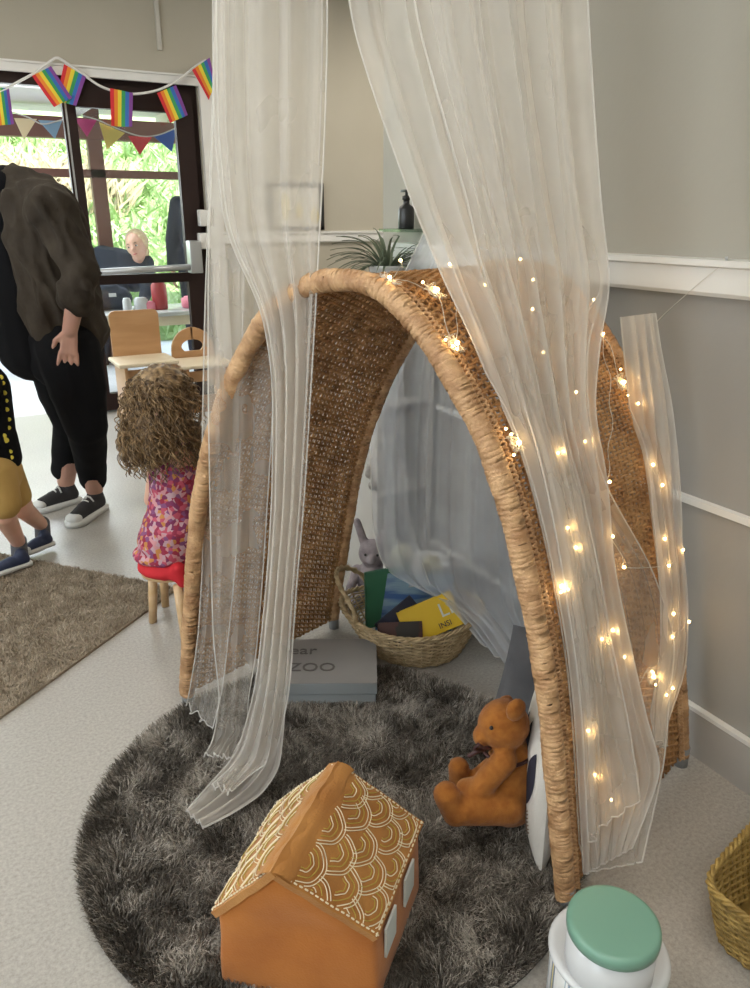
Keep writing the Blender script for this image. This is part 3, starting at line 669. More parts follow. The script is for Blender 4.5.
for i,(a,w_) in enumerate(prm):
    P=bpos(a,w_,OFF+.006); big=bulbs[i] in ((434,298),(618,383),(555,586),(452,350),(511,444),(647,677))
    mb=MB(); mb.ball(P,(.0030 if not big else .0038),nu=10,nv=8); mb.build('bulb', bulb_m, ft)
    lamp_at(bpos(a,w_,OFF+.015),ft,.022 if not big else .045)
    if big:
        for k in range(3):
            P2=bpos(a+rng.normal(0,.012),min(1,max(0,w_+rng.normal(0,.02))),OFF+.004); mb=MB(); mb.ball(P2,.0022,nu=10,nv=8); mb.build('bulb', bulb_m, ft)
# hook on the rail
hk=MB(); q=PL(729,259,0,W-.025); hk.tube([(W-.001,q[1],q[2]-.004),(W-.03,q[1],q[2]-.004),(W-.034,q[1],q[2]+.004)],.003,6); hk.build('hook', steel, origin=tuple(q), label='tiny metal hook on the white rail holding the light wire', cat='hook')
# ================================================================== RUGS
def pile(name, inside, bounds, n, h, wdt, mtl, basem, label, cat, base_fn, flow=.9, sc=9):
    base=base_fn()
    r=np.random.default_rng(3); xs=r.uniform(bounds[0],bounds[1],n*2); ys=r.uniform(bounds[2],bounds[3],n*2); k=inside(xs,ys); xs=xs[k][:n]; ys=ys[k][:n]; n=len(xs)
    ang=np.empty(n); fl_=np.empty(n)
    for i in range(n):
        q=V((xs[i]*sc,ys[i]*sc,0)); ang[i]=mnoise.noise(q)*7+mnoise.noise(q*2.7+V((5,5,5)))*4; fl_[i]=.5+.8*mnoise.noise(q*1.3+V((9,1,2)))
    ang+=r.normal(0,.7,n); hh=h*r.uniform(.6,1.15,n); lean=np.clip(flow*fl_+r.normal(0,.2,n),.1,1.5)*hh
    dx,dy=np.cos(ang),np.sin(ang)
    if name=='r':
        ex,ey=xs-RC_[0],ys-RC_[1]; er=np.hypot(ex,ey)+1e-6; k_=np.clip((er/RR-.88)/.10,0,1)*.9; dx=dx*(1-k_)+ex/er*k_; dy=dy*(1-k_)+ey/er*k_; lean=lean*(1-k_)+hh*.45*k_
    side=r.uniform(0,2*PI,n); sx,sy=np.cos(side)*wdt,np.sin(side)*wdt
    lv=[(0,0,1.),(.30,.55,.85),(.75,.85,.5),(1.15,.95,.12)]
    vs=np.zeros((n,8,3))
    for q,(l,zz,ww) in enumerate(lv):
        curl=r.normal(0,.12,n)*hh*l
        cx=xs+dx*lean*l-dy*curl; cy=ys+dy*lean*l+dx*curl; cz=.004+hh*zz*(1-.25*np.clip(lean/h,0,1)*l)
        vs[:,2*q,0]=cx-sx*ww; vs[:,2*q,1]=cy-sy*ww; vs[:,2*q,2]=cz; vs[:,2*q+1,0]=cx+sx*ww; vs[:,2*q+1,1]=cy+sy*ww; vs[:,2*q+1,2]=cz
    f=np.array([[0,1,3,2],[2,3,5,4],[4,5,7,6]]); fs=(np.arange(n)[:,None,None]*8+f[None]).reshape(-1,4)
    me=bpy.data.meshes.new(name); me.vertices.add(n*8); me.vertices.foreach_set('co',vs.reshape(-1)); me.loops.add(len(fs)*4); me.loops.foreach_set('vertex_index',fs.reshape(-1))
    me.polygons.add(len(fs)); me.polygons.foreach_set('loop_start',np.arange(0,len(fs)*4,4)); me.polygons.foreach_set('loop_total',np.full(len(fs),4)); me.update(); me.validate()
    me.polygons.foreach_set('use_smooth',[True]*len(me.polygons))
    me.materials.append(mtl); o=link('pile', me, base, kind='stuff'); return base
RC_=(.57,1.195); RR=.522
def base_round():
    mb=MB(); mb.lathe([(.001,0),(RR,0),(RR,.008),(.001,.009)],64,(RC_[0],RC_[1],0)); return mb.build('round_rug', rug_base, origin=(RC_[0],RC_[1],0), label='round shaggy grey rug on the floor under the plush house', cat='rug')
pile('r', lambda x,y:(x-RC_[0])**2+(y-RC_[1])**2<RR**2, (RC_[0]-RR,RC_[0]+RR,RC_[1]-RR,RC_[1]+RR), 120000,.027,.0012,pile_grey,rug_base,'','',base_round)
mc=np.array([.55,2.37]); e1=np.array([-.77,-.64])/math.hypot(.77,.64); e2=np.array([-.575,.818]); e2=np.array([e1[1],-e1[0]]); e2=e2 if e2[1]>0 else -e2; M1,M2=1.35,1.25
def base_mat():
    mb=MB(); c=[mc,mc+e1*M1,mc+e1*M1+e2*M2,mc+e2*M2]; vs=[(*p,0) for p in c]+[(*p,.007) for p in c]
    mb.add(vs,[(0,1,2,3),(7,6,5,4)]+[(i,4+i,4+(i+1)%4,(i+1)%4) for i in range(4)]); cc=mc+e1*M1/2+e2*M2/2
    return mb.build('shag_mat', mat_base, smooth=False, origin=(*cc,0), label='beige brown shaggy rectangular mat on the floor beneath the stool', cat='rug')
def inmat(x,y):
    a=(x-mc[0])*e1[0]+(y-mc[1])*e1[1]; b=(x-mc[0])*e2[0]+(y-mc[1])*e2[1]; return (a>0)&(a<M1)&(b>0)&(b<M2)
pile('m', inmat, (-1.4,.6,1.4,3.5), 110000,.015,.0012,pile_beige,mat_base,'','',base_mat,flow=.8,sc=14)
# ================================================================== PLUSH HOUSE
ra=Z(270,872,.30); rbk=Z(338,761,.30); l=Z(211,913,.17); r=Z(378,939,.17); lb=Z(277,801,.17); rbb=Z(424,822,.17)
ph_=thing('plush_house', tuple(((l+r+lb+rbb)/4)*np.array([1,1,0])), 'orange fabric toy house with an embroidered roof on the round grey rug','plush house')
def slab(P00,P01,P11,P10,th,nu=28,nv=28,bulge=.006,seed=0):
    top=np.zeros((nv,nu,3)); n=np.cross(P01-P00,P10-P00); n/=np.linalg.norm(n)
    if n[2]<0: n=-n
    for i in range(nv):
        for j in range(nu):
            u=j/(nu-1); v=i/(nv-1); p=(P00*(1-u)+P01*u)*(1-v)+(P10*(1-u)+P11*u)*v
            b=bulge*(16*u*(1-u)*v*(1-v))**.5+.003*mnoise.noise(V(p*30)+V((seed,0,0)))
            top[i,j]=p+n*b
    return top,n
def roofside(Fr,Bk,Fe,Be,seed):
    top,n=slab(Fr,Bk,Be,Fe,0,seed=seed); bot=top-n*.012
    mb=MB(); mb.grid(top); mb.grid(bot[:,::-1]); 
    e=[top[0],bot[0]],[top[-1],bot[-1]],[top[:,0],bot[:,0]],[top[:,-1],bot[:,-1]]
    for a,b in e: mb.grid(np.stack([a,b]))
    return mb,top,n
mL,tL,nL=roofside(ra,rbk,l,lb,1); mR,tR,nR=roofside(ra,rbk,r,rbb,2)
for mm in (mL,mR): mm.build('roof_panel', roof_cloth, ph_)
rc=MB(); rowsR=[]
for t in np.linspace(0,1,26):
    c=ra+(rbk-ra)*t; wv_=.034+.004*math.sin(t*19); rowsR.append([c+(l-ra)/np.linalg.norm(l-ra)*wv_+nL*.004, c+(l-ra)/np.linalg.norm(l-ra)*wv_*.55+nL*.0065, c+(l-ra)/np.linalg.norm(l-ra)*.010+np.array([0,0,.003+.002*math.sin(t*31)]), c+(r-ra)/np.linalg.norm(r-ra)*.010+np.array([0,0,.003+.002*math.sin(t*27+1)]), c+(r-ra)/np.linalg.norm(r-ra)*wv_*.55+nR*.0065, c+(r-ra)/np.linalg.norm(r-ra)*wv_+nR*.004])
rc.grid(rowsR); rc.build('ridge', roof_cloth, ph_)
# walls
ce=(l+r)/2; ax=(rbk-ra); ax[2]=0; ax/=np.linalg.norm(ax); 
def inset(p,k=.95): 
    c=(l+r+lb+rbb)/4; q=c+(p-c)*k; q[2]=p[2]; return q
l2,r2,lb2,rb2=[inset(p) for p in (l,r,lb,rbb)]; ra2=inset(ra,.93); rb3=inset(rbk,.93)
def g(p,z): return np.array([p[0],p[1],z])
wl=MB(); zE=.165; a_,b_,c__,d_=[g(inset(p,.99),.012) for p in (l,r,rbb,lb)]
bm=bmesh.new(); P=[a_,b_,c__,d_,g(l2,zE),g(r2,zE),g(rb2,zE),g(lb2,zE),g(ra2,.278),g(rb3,.278)]
vv=[bm.verts.new(p) for p in P]
for f in ((3,2,1,0),(0,1,5,8,4),(2,3,7,9,6),(1,2,6,5),(3,0,4,7),(4,8,9,7),(8,5,6,9)): bm.faces.new([vv[i] for i in f])
bmesh.ops.recalc_face_normals(bm,faces=bm.faces[:]); bmesh.ops.bevel(bm,geom=bm.edges[:],offset=.010,segments=3,affect='EDGES',profile=.5)
bmesh.ops.triangulate(bm,faces=[f for f in bm.faces if len(f.verts)>4]); bmesh.ops.subdivide_edges(bm,edges=[e for e in bm.edges if e.calc_length()>.03],cuts=5,use_grid_fill=True)
for v in bm.verts:
    v.co += v.normal*.004*mnoise.noise(v.co*14) if v.normal.length else V((0,0,0))
me=bpy.data.meshes.new('walls'); bm.to_mesh(me); bm.free(); me.materials.append(orange_cloth); me.polygons.foreach_set('use_smooth',[True]*len(me.polygons)); link('walls', me, ph_)
# felt windows on the right side wall
nrm_=np.cross(rb2-r2,np.array([0,0,1.])); nrm_/=np.linalg.norm(nrm_); 
if nrm_@(r2-ce)<0: nrm_=-nrm_
for t in (.14,.56):
    o_=g(r2+(rb2-r2)*t,.085)+nrm_*.006; mb=MB(); u_=(rb2-r2)/np.linalg.norm(rb2-r2); mb.prism([(0,0),(.05,0),(.05,.06),(0,.06)],.004,o_,u_,(0,0,1)); mb.build('felt_window', felt_white, ph_, smooth=False)
# embroidery
def on(top,u,v):
    nv,nu,_=top.shape; x=min(max(u,0),1)*(nu-1); y=min(max(v,0),1)*(nv-1); i,j=int(min(y,nv-2)),int(min(x,nu-2)); fy,fx=y-i,x-j
    return (top[i,j]*(1-fx)+top[i,j+1]*fx)*(1-fy)+(top[i+1,j]*(1-fx)+top[i+1,j+1]*fx)*fy
def emb(top,n,flip):
    wht=MB(); olv=MB()
    rows=5; cols=3
    for i in range(rows):
        for j in range(-1,cols+1):
            cx=(j+.5+(i%2)*.5)/cols+.02*math.sin(i*3+j*5); cy=.27+i/rows*.80+.02*math.sin(j*4+i)
            for k,(rr,mbq) in enumerate(((.160,wht),(.138,wht),(.070,wht),(.050,olv),(.105,olv))):
                pts=[]
                for a in np.linspace(.05*PI,.95*PI,23):
                    u=cx+rr*math.cos(a)*(1.0)+.006*math.sin(5*a+i+j); v=cy-.10+rr*1.28*math.sin(a)
                    if .03<u<.97 and .18<v<.96: pts.append(on(top,u,v)+n*.0012)
                if len(pts)>2: mbq.tube(pts,.0009,5)
    wht.build('embroidery', thread_white, ph_); olv.build('embroidery', thread_olive, ph_)
    s=MB()
    for line in ([(.0+t,.975) for t in np.linspace(.01,.97,22)],[(.02,t) for t in np.linspace(.06,.97,20)],[(.98,t) for t in np.linspace(.06,.97,20)]):
        for q in line:
            p=on(top,q[0],q[1]); p2=on(top,q[0]+(.018 if q[1]==.975 else 0),q[1]+(0 if q[1]==.975 else .018)); s.cap(p+n*.001,.0014,p2+n*.001,.0014,6)
    s.build('edge_stitching', thread_white, ph_)
emb(tL,nL,0); emb(tR,nR,1)
# ================================================================== BOOK BOX
FR=Z(376,709,0)[:2]; BR=np.array([.915,1.637]); dirb=(BR-FR)/np.linalg.norm(BR-FR); perp=np.array([-dirb[1],dirb[0]]); 
if perp[0]>0: perp=-perp
FL=FR+perp*.31; dd=.21; hb=.080
bx=thing('book_box', (*((FR+FL)/2+dirb*dd/2),0), 'grey lidded card box printed dear zoo beside the wicker basket','box')
def obox(mb,o,ex,ey,lx,ly,z0,z1,bev=.003):
    R=Matrix(((ex[0],ey[0],0),(ex[1],ey[1],0),(0,0,1))); mb.box((0,0,z0),(lx,ly,z1),R=R,c=(o[0],o[1],0),bevel=bev)
mb=MB(); obox(mb,FL,-perp,dirb,.31,dd,0.010,.046); mb.build('body', box_side, bx, smooth=False)
mb=MB(); obox(mb,FL-dirb*.003+perp*.003,-perp,dirb,.316,dd+.006,.047,hb); mb.build('lid', [box_side], bx, smooth=False)
mb=MB(); obox(mb,FL-dirb*.003+perp*.003,-perp,dirb,.316,dd+.006,hb,hb+.0015,0); lidtop=mb.build('lid_cover', box_grey, bx, smooth=False)
Xb=(-perp[0],-perp[1],0); Yb=(dirb[0],dirb[1],0)
po=Z(289,661,hb+.002); po2=Z(280,682-8,hb+.002)
pe=Z(292,654,hb+.0025)-np.array([*(-perp*.052),0]); text_mesh('Dear',.058,box_print,pe,Xb,Yb,'printed_word',bx)
pe=Z(292,671,hb+.0025)-np.array([*(-perp*.0),0]); text_mesh('ZOO',.055,box_print,pe-np.array([*(-perp*.012),0]),Xb,Yb,'printed_word',bx)
# ================================================================== BASKETS
def basket(th, rim_fn, base_fn, H, m, nst, rows, r=.0026, rimr=.006, amp=.0035, closed_base=True, z0=.004):
    # rim_fn/base_fn: angle -> xy ; walls woven between
    def pt(a,t,off=0):
        b=base_fn(a); q=rim_fn(a); k=t**.8; p=b+(q-b)*k; z=z0+H*t if not callable(H) else z0+H(a)*t
        c=(base_fn(0)+base_fn(PI))/2; dirn=(p-c)/np.linalg.norm(p-c); p=p+dirn*off; return np.array([p[0],p[1],z])
    n=nst if nst%2 else nst+1; st=MB()
    for k in range(n): st.tube([pt(2*PI*k/n,t) for t in np.linspace(0,1,8)],r*1.05,5)
    st.build('stakes', m, th)
    wv=MB()
    for i in range(rows):
        t=(i+.5)/rows; pts=[]
        for k in range(n*2):
            a=2*PI*k/(n*2); s=(0 if k%2 else (1 if ((k//2)+i)%2 else -1)); pts.append(pt(a,t,s*amp))
        wv.tube(pts,r,5,closed=True)
    wv.build('woven_wall', m, th)
    ro=MB()
    for kk in range(3):
        ro.tube([pt(a,1.0,rimr*.7*math.cos(a*n*.5+kk*2.1))+np.array([0,0,rimr*.7*math.sin(a*n*.5+kk*2.1)]) for a in np.linspace(0,2*PI,n*5,endpoint=False)],rimr*.62,6,closed=True)
    ro.build('rim', m, th)
    b=MB(); ring=[pt(a,.0) for a in np.linspace(0,2*PI,40,endpoint=False)]; c=np.mean(ring,0); b.add([(*p[:2],z0+.004) for p in ring]+[(*p[:2],z0) for p in ring],[tuple(range(40)),tuple(range(40,80))[::-1]]+[(i,40+i,40+(i+1)%40,(i+1)%40) for i in range(40)]); b.build('base', m, th)
    return pt
bc=np.array([1.045,1.655]); dB=np.array([.80,-.60]); pB=np.array([.60,.80])
rimB=lambda a: bc+dB*.205*math.cos(a)+pB*.155*math.sin(a)
baseB=lambda a: bc+np.array([.012,-.006])+dB*.125*math.cos(a)+pB*.10*math.sin(a)
bk_=thing('wicker_basket', (*bc,0), 'pale wicker basket with a loop handle, full of picture books','basket')
pt=basket(bk_, rimB, baseB, lambda a:.135+.015*math.cos(2*a), wicker_pale, 36, 17)
h=MB(); 
for kk in range(2):
    h.tube([pt(PI+.8*t,1.0)+np.array([-.012*(1-t*t)*dB[0],-.012*(1-t*t)*dB[1],.085*math.sqrt(max(0,1-t*t))+.004*kk]) +np.array([0.003*math.sin(t*30+kk*3),0,.003*math.cos(t*30+kk*3)]) for t in np.linspace(-1,1,30)],.0055,6)
h.build('handle', wicker_pale, bk_)
# olive basket at right edge
qc=Z(703,880,.14)[:2]; eY=np.array([0.97,.20]); eY/=np.linalg.norm(eY); eX=np.array([.10,-.99]); eX/=np.linalg.norm(eX)
def rrect(c,ex,ey,lx,ly,p=5):
    def f(a):
        ca,sa=math.cos(a),math.sin(a); k=(abs(ca)**p+abs(sa)**p)**(-1/p); return c+ex*lx*k*ca+ey*ly*k*sa
    return f
oc=qc+eX*.115+eY*.165
ob=thing('olive_basket', (*oc,0), 'golden olive rectangular wicker basket at the right side of the floor','basket')
basket(ob, rrect(oc,eX,eY,.118,.17,7), rrect(oc,eX,eY,.09,.135,7), .13, wicker_olive, 46, 19, r=.0028, rimr=.006)
# ================================================================== TINS
tc_=Z(609,948,.145); 
t1=thing('striped_tin', (tc_[0],tc_[1],0), 'larger white tin with thin coloured stripes under the small green-lidded tin','tin')
m_=MB(); m_.lathe([(.001,0),(.086,0),(.0865,.135)],48,(0,0,0)); o=m_.build('body', stripe_m, t1); o.location=(tc_[0],tc_[1],0)
m_=MB(); m_.lathe([(.0845,.133),(.0895,.134),(.091,.137),(.0905,.140),(.086,.145),(.080,.144),(.001,.144)],48,(tc_[0],tc_[1],0)); m_.build('lid', tin_white, t1)
t2c=Z(614,921,.231)
t2=thing('round_tin', (t2c[0],t2c[1],.1445), 'small round white tin with a sage green lid standing on the striped tin','tin')
m_=MB(); m_.lathe([(.001,.145),(.062,.145),(.0645,.149),(.0645,.215),(.001,.215)],48,(t2c[0],t2c[1],0)); m_.build('body', tin_white, t2)
m_=MB(); m_.lathe([(.0655,.212),(.067,.213),(.0675,.223),(.0665,.229),(.063,.232),(.058,.2325),(.001,.2320)],48,(t2c[0],t2c[1],0)); m_.build('lid', green_lid_m, t2, label='sage green lid')
# ================================================================== BOOKS IN BASKET
def book(px,py,dep,wd,ht,th,yaw,tilt,lean,m,label,name='picture_book',group='picture books in the wicker basket'):
    # centre at px,py,dep ; board upright facing the camera
    c=Q(px,py,dep); R=Matrix.Rotation(-YAW+yaw,3,'Z')@Matrix.Rotation(lean,3,'X')@Matrix.Rotation(tilt,3,'Y')
    t=thing(name,tuple(c),label,'book',group)
    mb=MB()
    mb.box((-wd/2,-th/2,-ht/2),(wd/2,-th/2+.002,ht/2),R=R,c=c); mb.box((-wd/2,th/2-.002,-ht/2),(wd/2,th/2,ht/2),R=R,c=c); mb.box((-wd/2,-th/2,-ht/2),(-wd/2+.002,th/2,ht/2),R=R,c=c)
    mb.build('cover', m, t, smooth=False)
    mb=MB(); mb.box((-wd/2+.002,-th/2+.002,-ht/2+.003),(wd/2-.003,th/2-.002,ht/2-.003),R=R,c=c); mb.build('pages', paper, t, smooth=False)
    return t,c,R
book(414,602,2.00,.225,.17,.012,0,.02,-.25,blue_book,'blue picture book with a painted sky cover standing behind the yellow book')
tb,cb,Rb=book(412,603,1.975,.01,.01,.001,0,0,0,blue_book,'x'); 
for ch in list(tb.children): bpy.data.objects.remove(ch)
bpy.data.objects.remove(tb)
book(388,596,2.01,.15,.17,.010,.5,.05,-.15,green_book,'green covered book at the handle end of the basket')
book(402,622,1.90,.13,.09,.012,.1,-.65,-.35,navy_book,'dark navy book slanting behind the yellow book')
tb,cb,Rb=book(430,618,1.89,.165,.10,.014,-.05,-.42,-.35,yellow_book,'bright yellow book lying slanted at the front of the basket')
X=Rb@V((1,0,0)); Y=Rb@V((0,0,1)); Nn=Rb@V((0,-1,0))
# lettering printed on the yellow cover
text_mesh('LI',.056,felt_white,V(cb)+Nn*.0085+X*.030+Y*-.010,X,Y,'title',tb); text_mesh('INSI',.022,navy_book,V(cb)+Nn*.0085+X*.014+Y*-.038,X,Y,'title',tb)
book(400,630,1.87,.125,.045,.012,.05,-.02,-.5,maroon_book,'dark maroon and black book lying lowest at the front of the basket')
# tub with balls behind
tbp=Z(420,585,.14); tub=thing('storage_tub', (tbp[0],tbp[1]+.02,0), 'white storage tub with two balls, behind the books','tub')
mb=MB(); cx,cy=tbp[0]+.06,tbp[1]+.11; mb.lathe([(.001,.002),(.095,.002),(.11,.15),(.116,.152),(.116,.158),(.107,.158),(.092,.01),(.001,.01)],36,(cx,cy,0),sx=1.0,sy=.8); mb.build('tub_body', shelf_white, tub)
for k,(px,py,rr,lb_) in enumerate(((403,556,.038,'larger cream ball, the higher of the two in the storage tub'),(431,566,.034,'smaller cream ball on the window side of the storage tub, lower of the two'))):
    q=Q(px,py,2.12+.0*k); mb=MB(); mb.ball(q,rr,nu=24,nv=16); 
    mb.ball(q,rr*.97,nu=12,nv=8); mb.build('play_ball', cream_ball, origin=tuple(q), label=(lb_ if k==0 else 'smaller cream ball, the lower of the two in the storage tub'), cat='ball', group='cream balls in the storage tub')
# shelf unit with soft toys behind den, spider plant on it
sx0,sy0=1.13,2.02
su=thing('shelf_unit', (1.25,2.15,0), 'narrow white shelf unit behind the den carrying the spider plant','shelf unit')
mb=MB(); 
X0,X1,Y0,Y1,HT=1.16,W-.022,2.06,2.38,.975
mb.box((X0,Y0,0),(X0+.018,Y1,HT)); mb.box((X1-.018,Y0,0),(X1,Y1,HT)); mb.box((X0,Y1-.01,0),(X1,Y1,HT)); mb.build('side_panel', shelf_white, su, smooth=False)
for zz in (.03,.33,.63,.957):
    mb=MB(); mb.box((X0+.018,Y0,zz),(X1-.018,Y1-.01,zz+.018)); mb.build('shelf_board', shelf_white, su, smooth=False)
def soft_toy(c,m,label,s=1,rot=0):
    t=MB(); c=V(c); R=Matrix.Rotation(rot,3,'Z'); f=lambda x,y,z:c+R@V((x*s,y*s,z*s))
    t.ball(f(0,0,.06),(.05*s,.045*s,.062*s)); t.ball(f(0,-.01,.145),(.042*s,.04*s,.04*s)); t.ball(f(0,-.045,.14),.017*s)
    for k in (-1,1): t.cap(f(.025*k,0,.17),.013*s,f(.045*k,.0,.235),.011*s); t.cap(f(.045*k,-.01,.09),.016*s,f(.06*k,-.05,.05),.014*s); t.cap(f(.03*k,-.02,.02),.020*s,f(.045*k,-.08,.02),.018*s)
    o=blob(t,'soft_toy',m,.005,3, label=label,cat='soft toy',group='soft toys behind the den'); 
    for k in (-1,1):
        e=MB(); e.ball(f(.017*k,-.048,.155),.004*s,nu=8,nv=6); e.build('eye', black_plastic, o)
    return o
qa=Z(372,560,.0)
soft_toy((1.225,2.12,.348),toy_grey,'grey long-eared soft toy sitting on the shelf unit',.95,-.5)
soft_toy((1.11,2.00,.0),toy_pink,'lilac grey soft toy sitting on the floor by the shelf unit',1.15,-.6)
soft_toy((1.22,2.13,.049),toy_grey,'grey soft toy on the lowest shelf of the shelf unit',.95,-.2)
pc=np.array([1.285,2.22,HT]); 
plant=thing('spider_plant', tuple(pc), 'grey green spider plant in a pot standing behind the top of the den','plant')
mb=MB(); mb.lathe([(.001,0),(.045,0),(.058,.07),(.062,.072),(.062,.08),(.054,.08),(.052,.065),(.001,.065)],24,tuple(pc)); mb.build('pot', pot_m, plant)
lf=MB()
for k in range(80):
    a=rng.uniform(0,2*PI); L=rng.uniform(.12,.25); up_=rng.uniform(.3,1.3); c=pc+np.array([.02*math.cos(a),.02*math.sin(a),.07]); pts=[];
    dx,dy=math.cos(a),math.sin(a)
    row=[]
    for t in np.linspace(0,1,9):
        hor=L*t*math.cos(up_*(1-.4*t)); ver=L*(t*math.sin(up_)-.75*t*t*(1.25-up_*.5)); wv=.0055*(1-t)**.6+.0004; p=c+np.array([dx*hor,dy*hor,ver]); p[0]=min(p[0],W-.01); p[2]=max(p[2],HT+.01)
        row.append([p-np.array([-dy,dx,0])*wv, p+np.array([0,0,-.002]), p+np.array([-dy,dx,0])*wv])
    lf.grid(np.array(row))
lf.build('leaves', leaf_m, plant)
# ================================================================== CUSHIONS
def cushion(name,c,X,Y,w,h,th,m,label,n=26):
    X=V(X).normalized(); Y=V(Y).normalized(); N_=X.cross(Y); mb=MB(); tops=[]
    for sgn in (1,-1):
        G=np.zeros((n,n,3))
        for i in range(n):
            for j in range(n):
                u=2*j/(n-1)-1; v=2*i/(n-1)-1; k=((1-abs(u)**2.6)*(1-abs(v)**2.6))
                pin=1-.07*(1-abs(u*v))*(abs(u)**8+abs(v)**8)
                p=V(c)+X*(u*w/2*(1-.06*(1-v*v)*abs(u)**3))+Y*(v*h/2*(1-.06*(1-u*u)*abs(v)**3))+N_*sgn*(th/2)*max(k,0)**.45
                p+=N_*sgn*.003*mnoise.noise(p*25)*k; G[i,j]=p
        mb.grid(G if sgn>0 else G[:,::-1]); tops.append(G)
    o=mb.build(name,m,origin=tuple(c),label=label,cat='cushion'); return o,tops,N_
# patterned cushion leaning on inside of right wall of den
pcx=den(.896,.27,.160); 
Yc=V((*(dS*-.02),0))+V((0,0,1))+V((*dS,0))*.02; Xc=V((D0[0],D0[1],0)).normalized()*.84-V((*dS,0))*.54
Xc=(Xc+V((0,0,.0))).normalized()
cw,tops,Nc=cushion('patterned_cushion',pcx+np.array([0,0,.0]),Xc,Yc,.26,.30,.075,cushion_white,'white cushion with navy leaves leaning inside the wicker den behind the teddy')
# leaf print follows the surface facing into the den
Gi=tops[0] if (Nc.dot(V((*(-dS),0)))>0) else tops[1]
sg=1 if Gi is tops[0] else -1
def onc(u,v,off=.0012):
    p=on(Gi,u,v); return V(p)+Nc*sg*off
def leafp(cu,cv,L,wd,ang,mtl):
    mb=MB(); rows=[]
    for t in np.linspace(0,1,14):
        wv=wd*math.sin(PI*t)**.8; cx=cu+math.cos(ang)*L*(t-.5); cy=cv+math.sin(ang)*L*(t-.5); 
        rows.append([onc(cx-math.sin(ang)*wv*s,cy+math.cos(ang)*wv*s) for s in np.linspace(-1,1,7)])
    mb.grid(rows); mb.build('printed_leaf', mtl, cw)
for a in ((.18,.62,.46,.09,1.75,navy_print),(.46,.66,.46,.09,1.5,navy_print),(.68,.60,.50,.085,1.65,navy_print),(.88,.60,.50,.07,1.5,navy_print)): leafp(*a)
mb=MB()
for (cu,cv,an) in ((.2,.26,1.3),(.55,.20,1.8),(.82,.18,1.2)):
    for k in range(-3,4):
        L=.16; mb.tube([onc(cu+math.cos(an)*k*.025,cv+math.sin(an)*k*.025), onc(cu+math.cos(an)*(k*.025+.03)-math.sin(an)*.07,cv+math.sin(an)*(k*.025+.03)+math.cos(an)*.07)],.0011,4)
        mb.tube([onc(cu+math.cos(an)*k*.025,cv+math.sin(an)*k*.025), onc(cu+math.cos(an)*(k*.025+.03)+math.sin(an)*.07,cv+math.sin(an)*(k*.025+.03)-math.cos(an)*.07)],.0011,4)
mb.build('printed_twig', brown_print, cw)
gc=den(.74,.80,.15); Xg=V((*rt[:2],0))*.9+V((*FH,0))*-.2; Yg=V((0,0,1))+V((*FH,0))*.12+V((*rt[:2],0))*.22; cushion('grey_cushion',gc,Xg,Yg,.22,.29,.09,cushion_grey,'plain grey cushion leaning inside the wicker den beyond the patterned cushion')
# ================================================================== TEDDY
td=MB(); dT=1.262
def tq(x,y,dd=0): return V(Q(x,829-(829-y)*.93,dT+dd))
Hc=tq(503,723); td.ball(Hc,(.052,.050,.050)); td.cap(tq(492,730,-.005),.034,tq(484,735,-.01),.023)      # head, muzzle
td.ball(tq(515,708,-.04),(.022,.014,.024)); td.ball(tq(505,702,.045),(.020,.013,.022))                 # ears
td.cap(tq(510,757),.045,tq(508,797),.062)                                                              # body
td.cap(tq(503,762,-.045),.026,tq(480,790,-.05),.024); td.cap(tq(480,790,-.05),.024,tq(466,790,-.03),.020)
td.cap(tq(500,762,.045),.024,tq(472,784,.04),.020)
td.cap(tq(505,808,-.045),.040,tq(463,812,-.07),.031); td.cap(tq(456,815,-.07),.028,tq(447,797,-.07),.026)  # near leg + foot
td.cap(tq(500,805,.045),.036,tq(468,803,.05),.028); td.cap(tq(462,800,.05),.026,tq(459,768,.045),.022)
ted=blob(td,'teddy_bear',fur_teddy,.0045,5, disp=(.0012,160), label='brown teddy bear sitting on the round rug against the patterned cushion', cat='teddy bear')
e=MB(); e.ball(tq(491,727,-.043),.0040,nu=10,nv=8); e.build('eye', black_plastic, ted)
e=MB(); e.ball(tq(490,724,.03),.0040,nu=10,nv=8); e.build('eye', black_plastic, ted)
e=MB(); e.ball(tq(478,733,-.01),(.008,.008,.006),nu=10,nv=8); e.build('nose', black_plastic, ted)
rbm=mat('dark_ribbon',(.05,.015,.015),.5)
e=MB(); e.tube([tq(490,748,-.03),tq(484,748,-.045),tq(476,752,-.045),tq(468,757,-.05)],.0042,6); e.tube([tq(484,748,-.045),tq(478,744,-.05),tq(474,749,-.055),tq(484,751,-.045)],.003,6)
nk=tq(506,748); e.tube([nk+V((.047*math.cos(a),.047*math.sin(a),.004*math.sin(a))) for a in np.linspace(0,2*PI,24,endpoint=False)],.004,6,closed=True); e.build('ribbon', rbm, ted)
# shelf safety: bear sits on rug
zm=min(v.co.z for v in ted.data.vertices)
ted.location.z += max(0,.004-zm); ted.location.x -= dS[0]*.010+FH[0]*.028-rt[0]*.004; ted.location.y -= dS[1]*.010+FH[1]*.028-rt[1]*.004
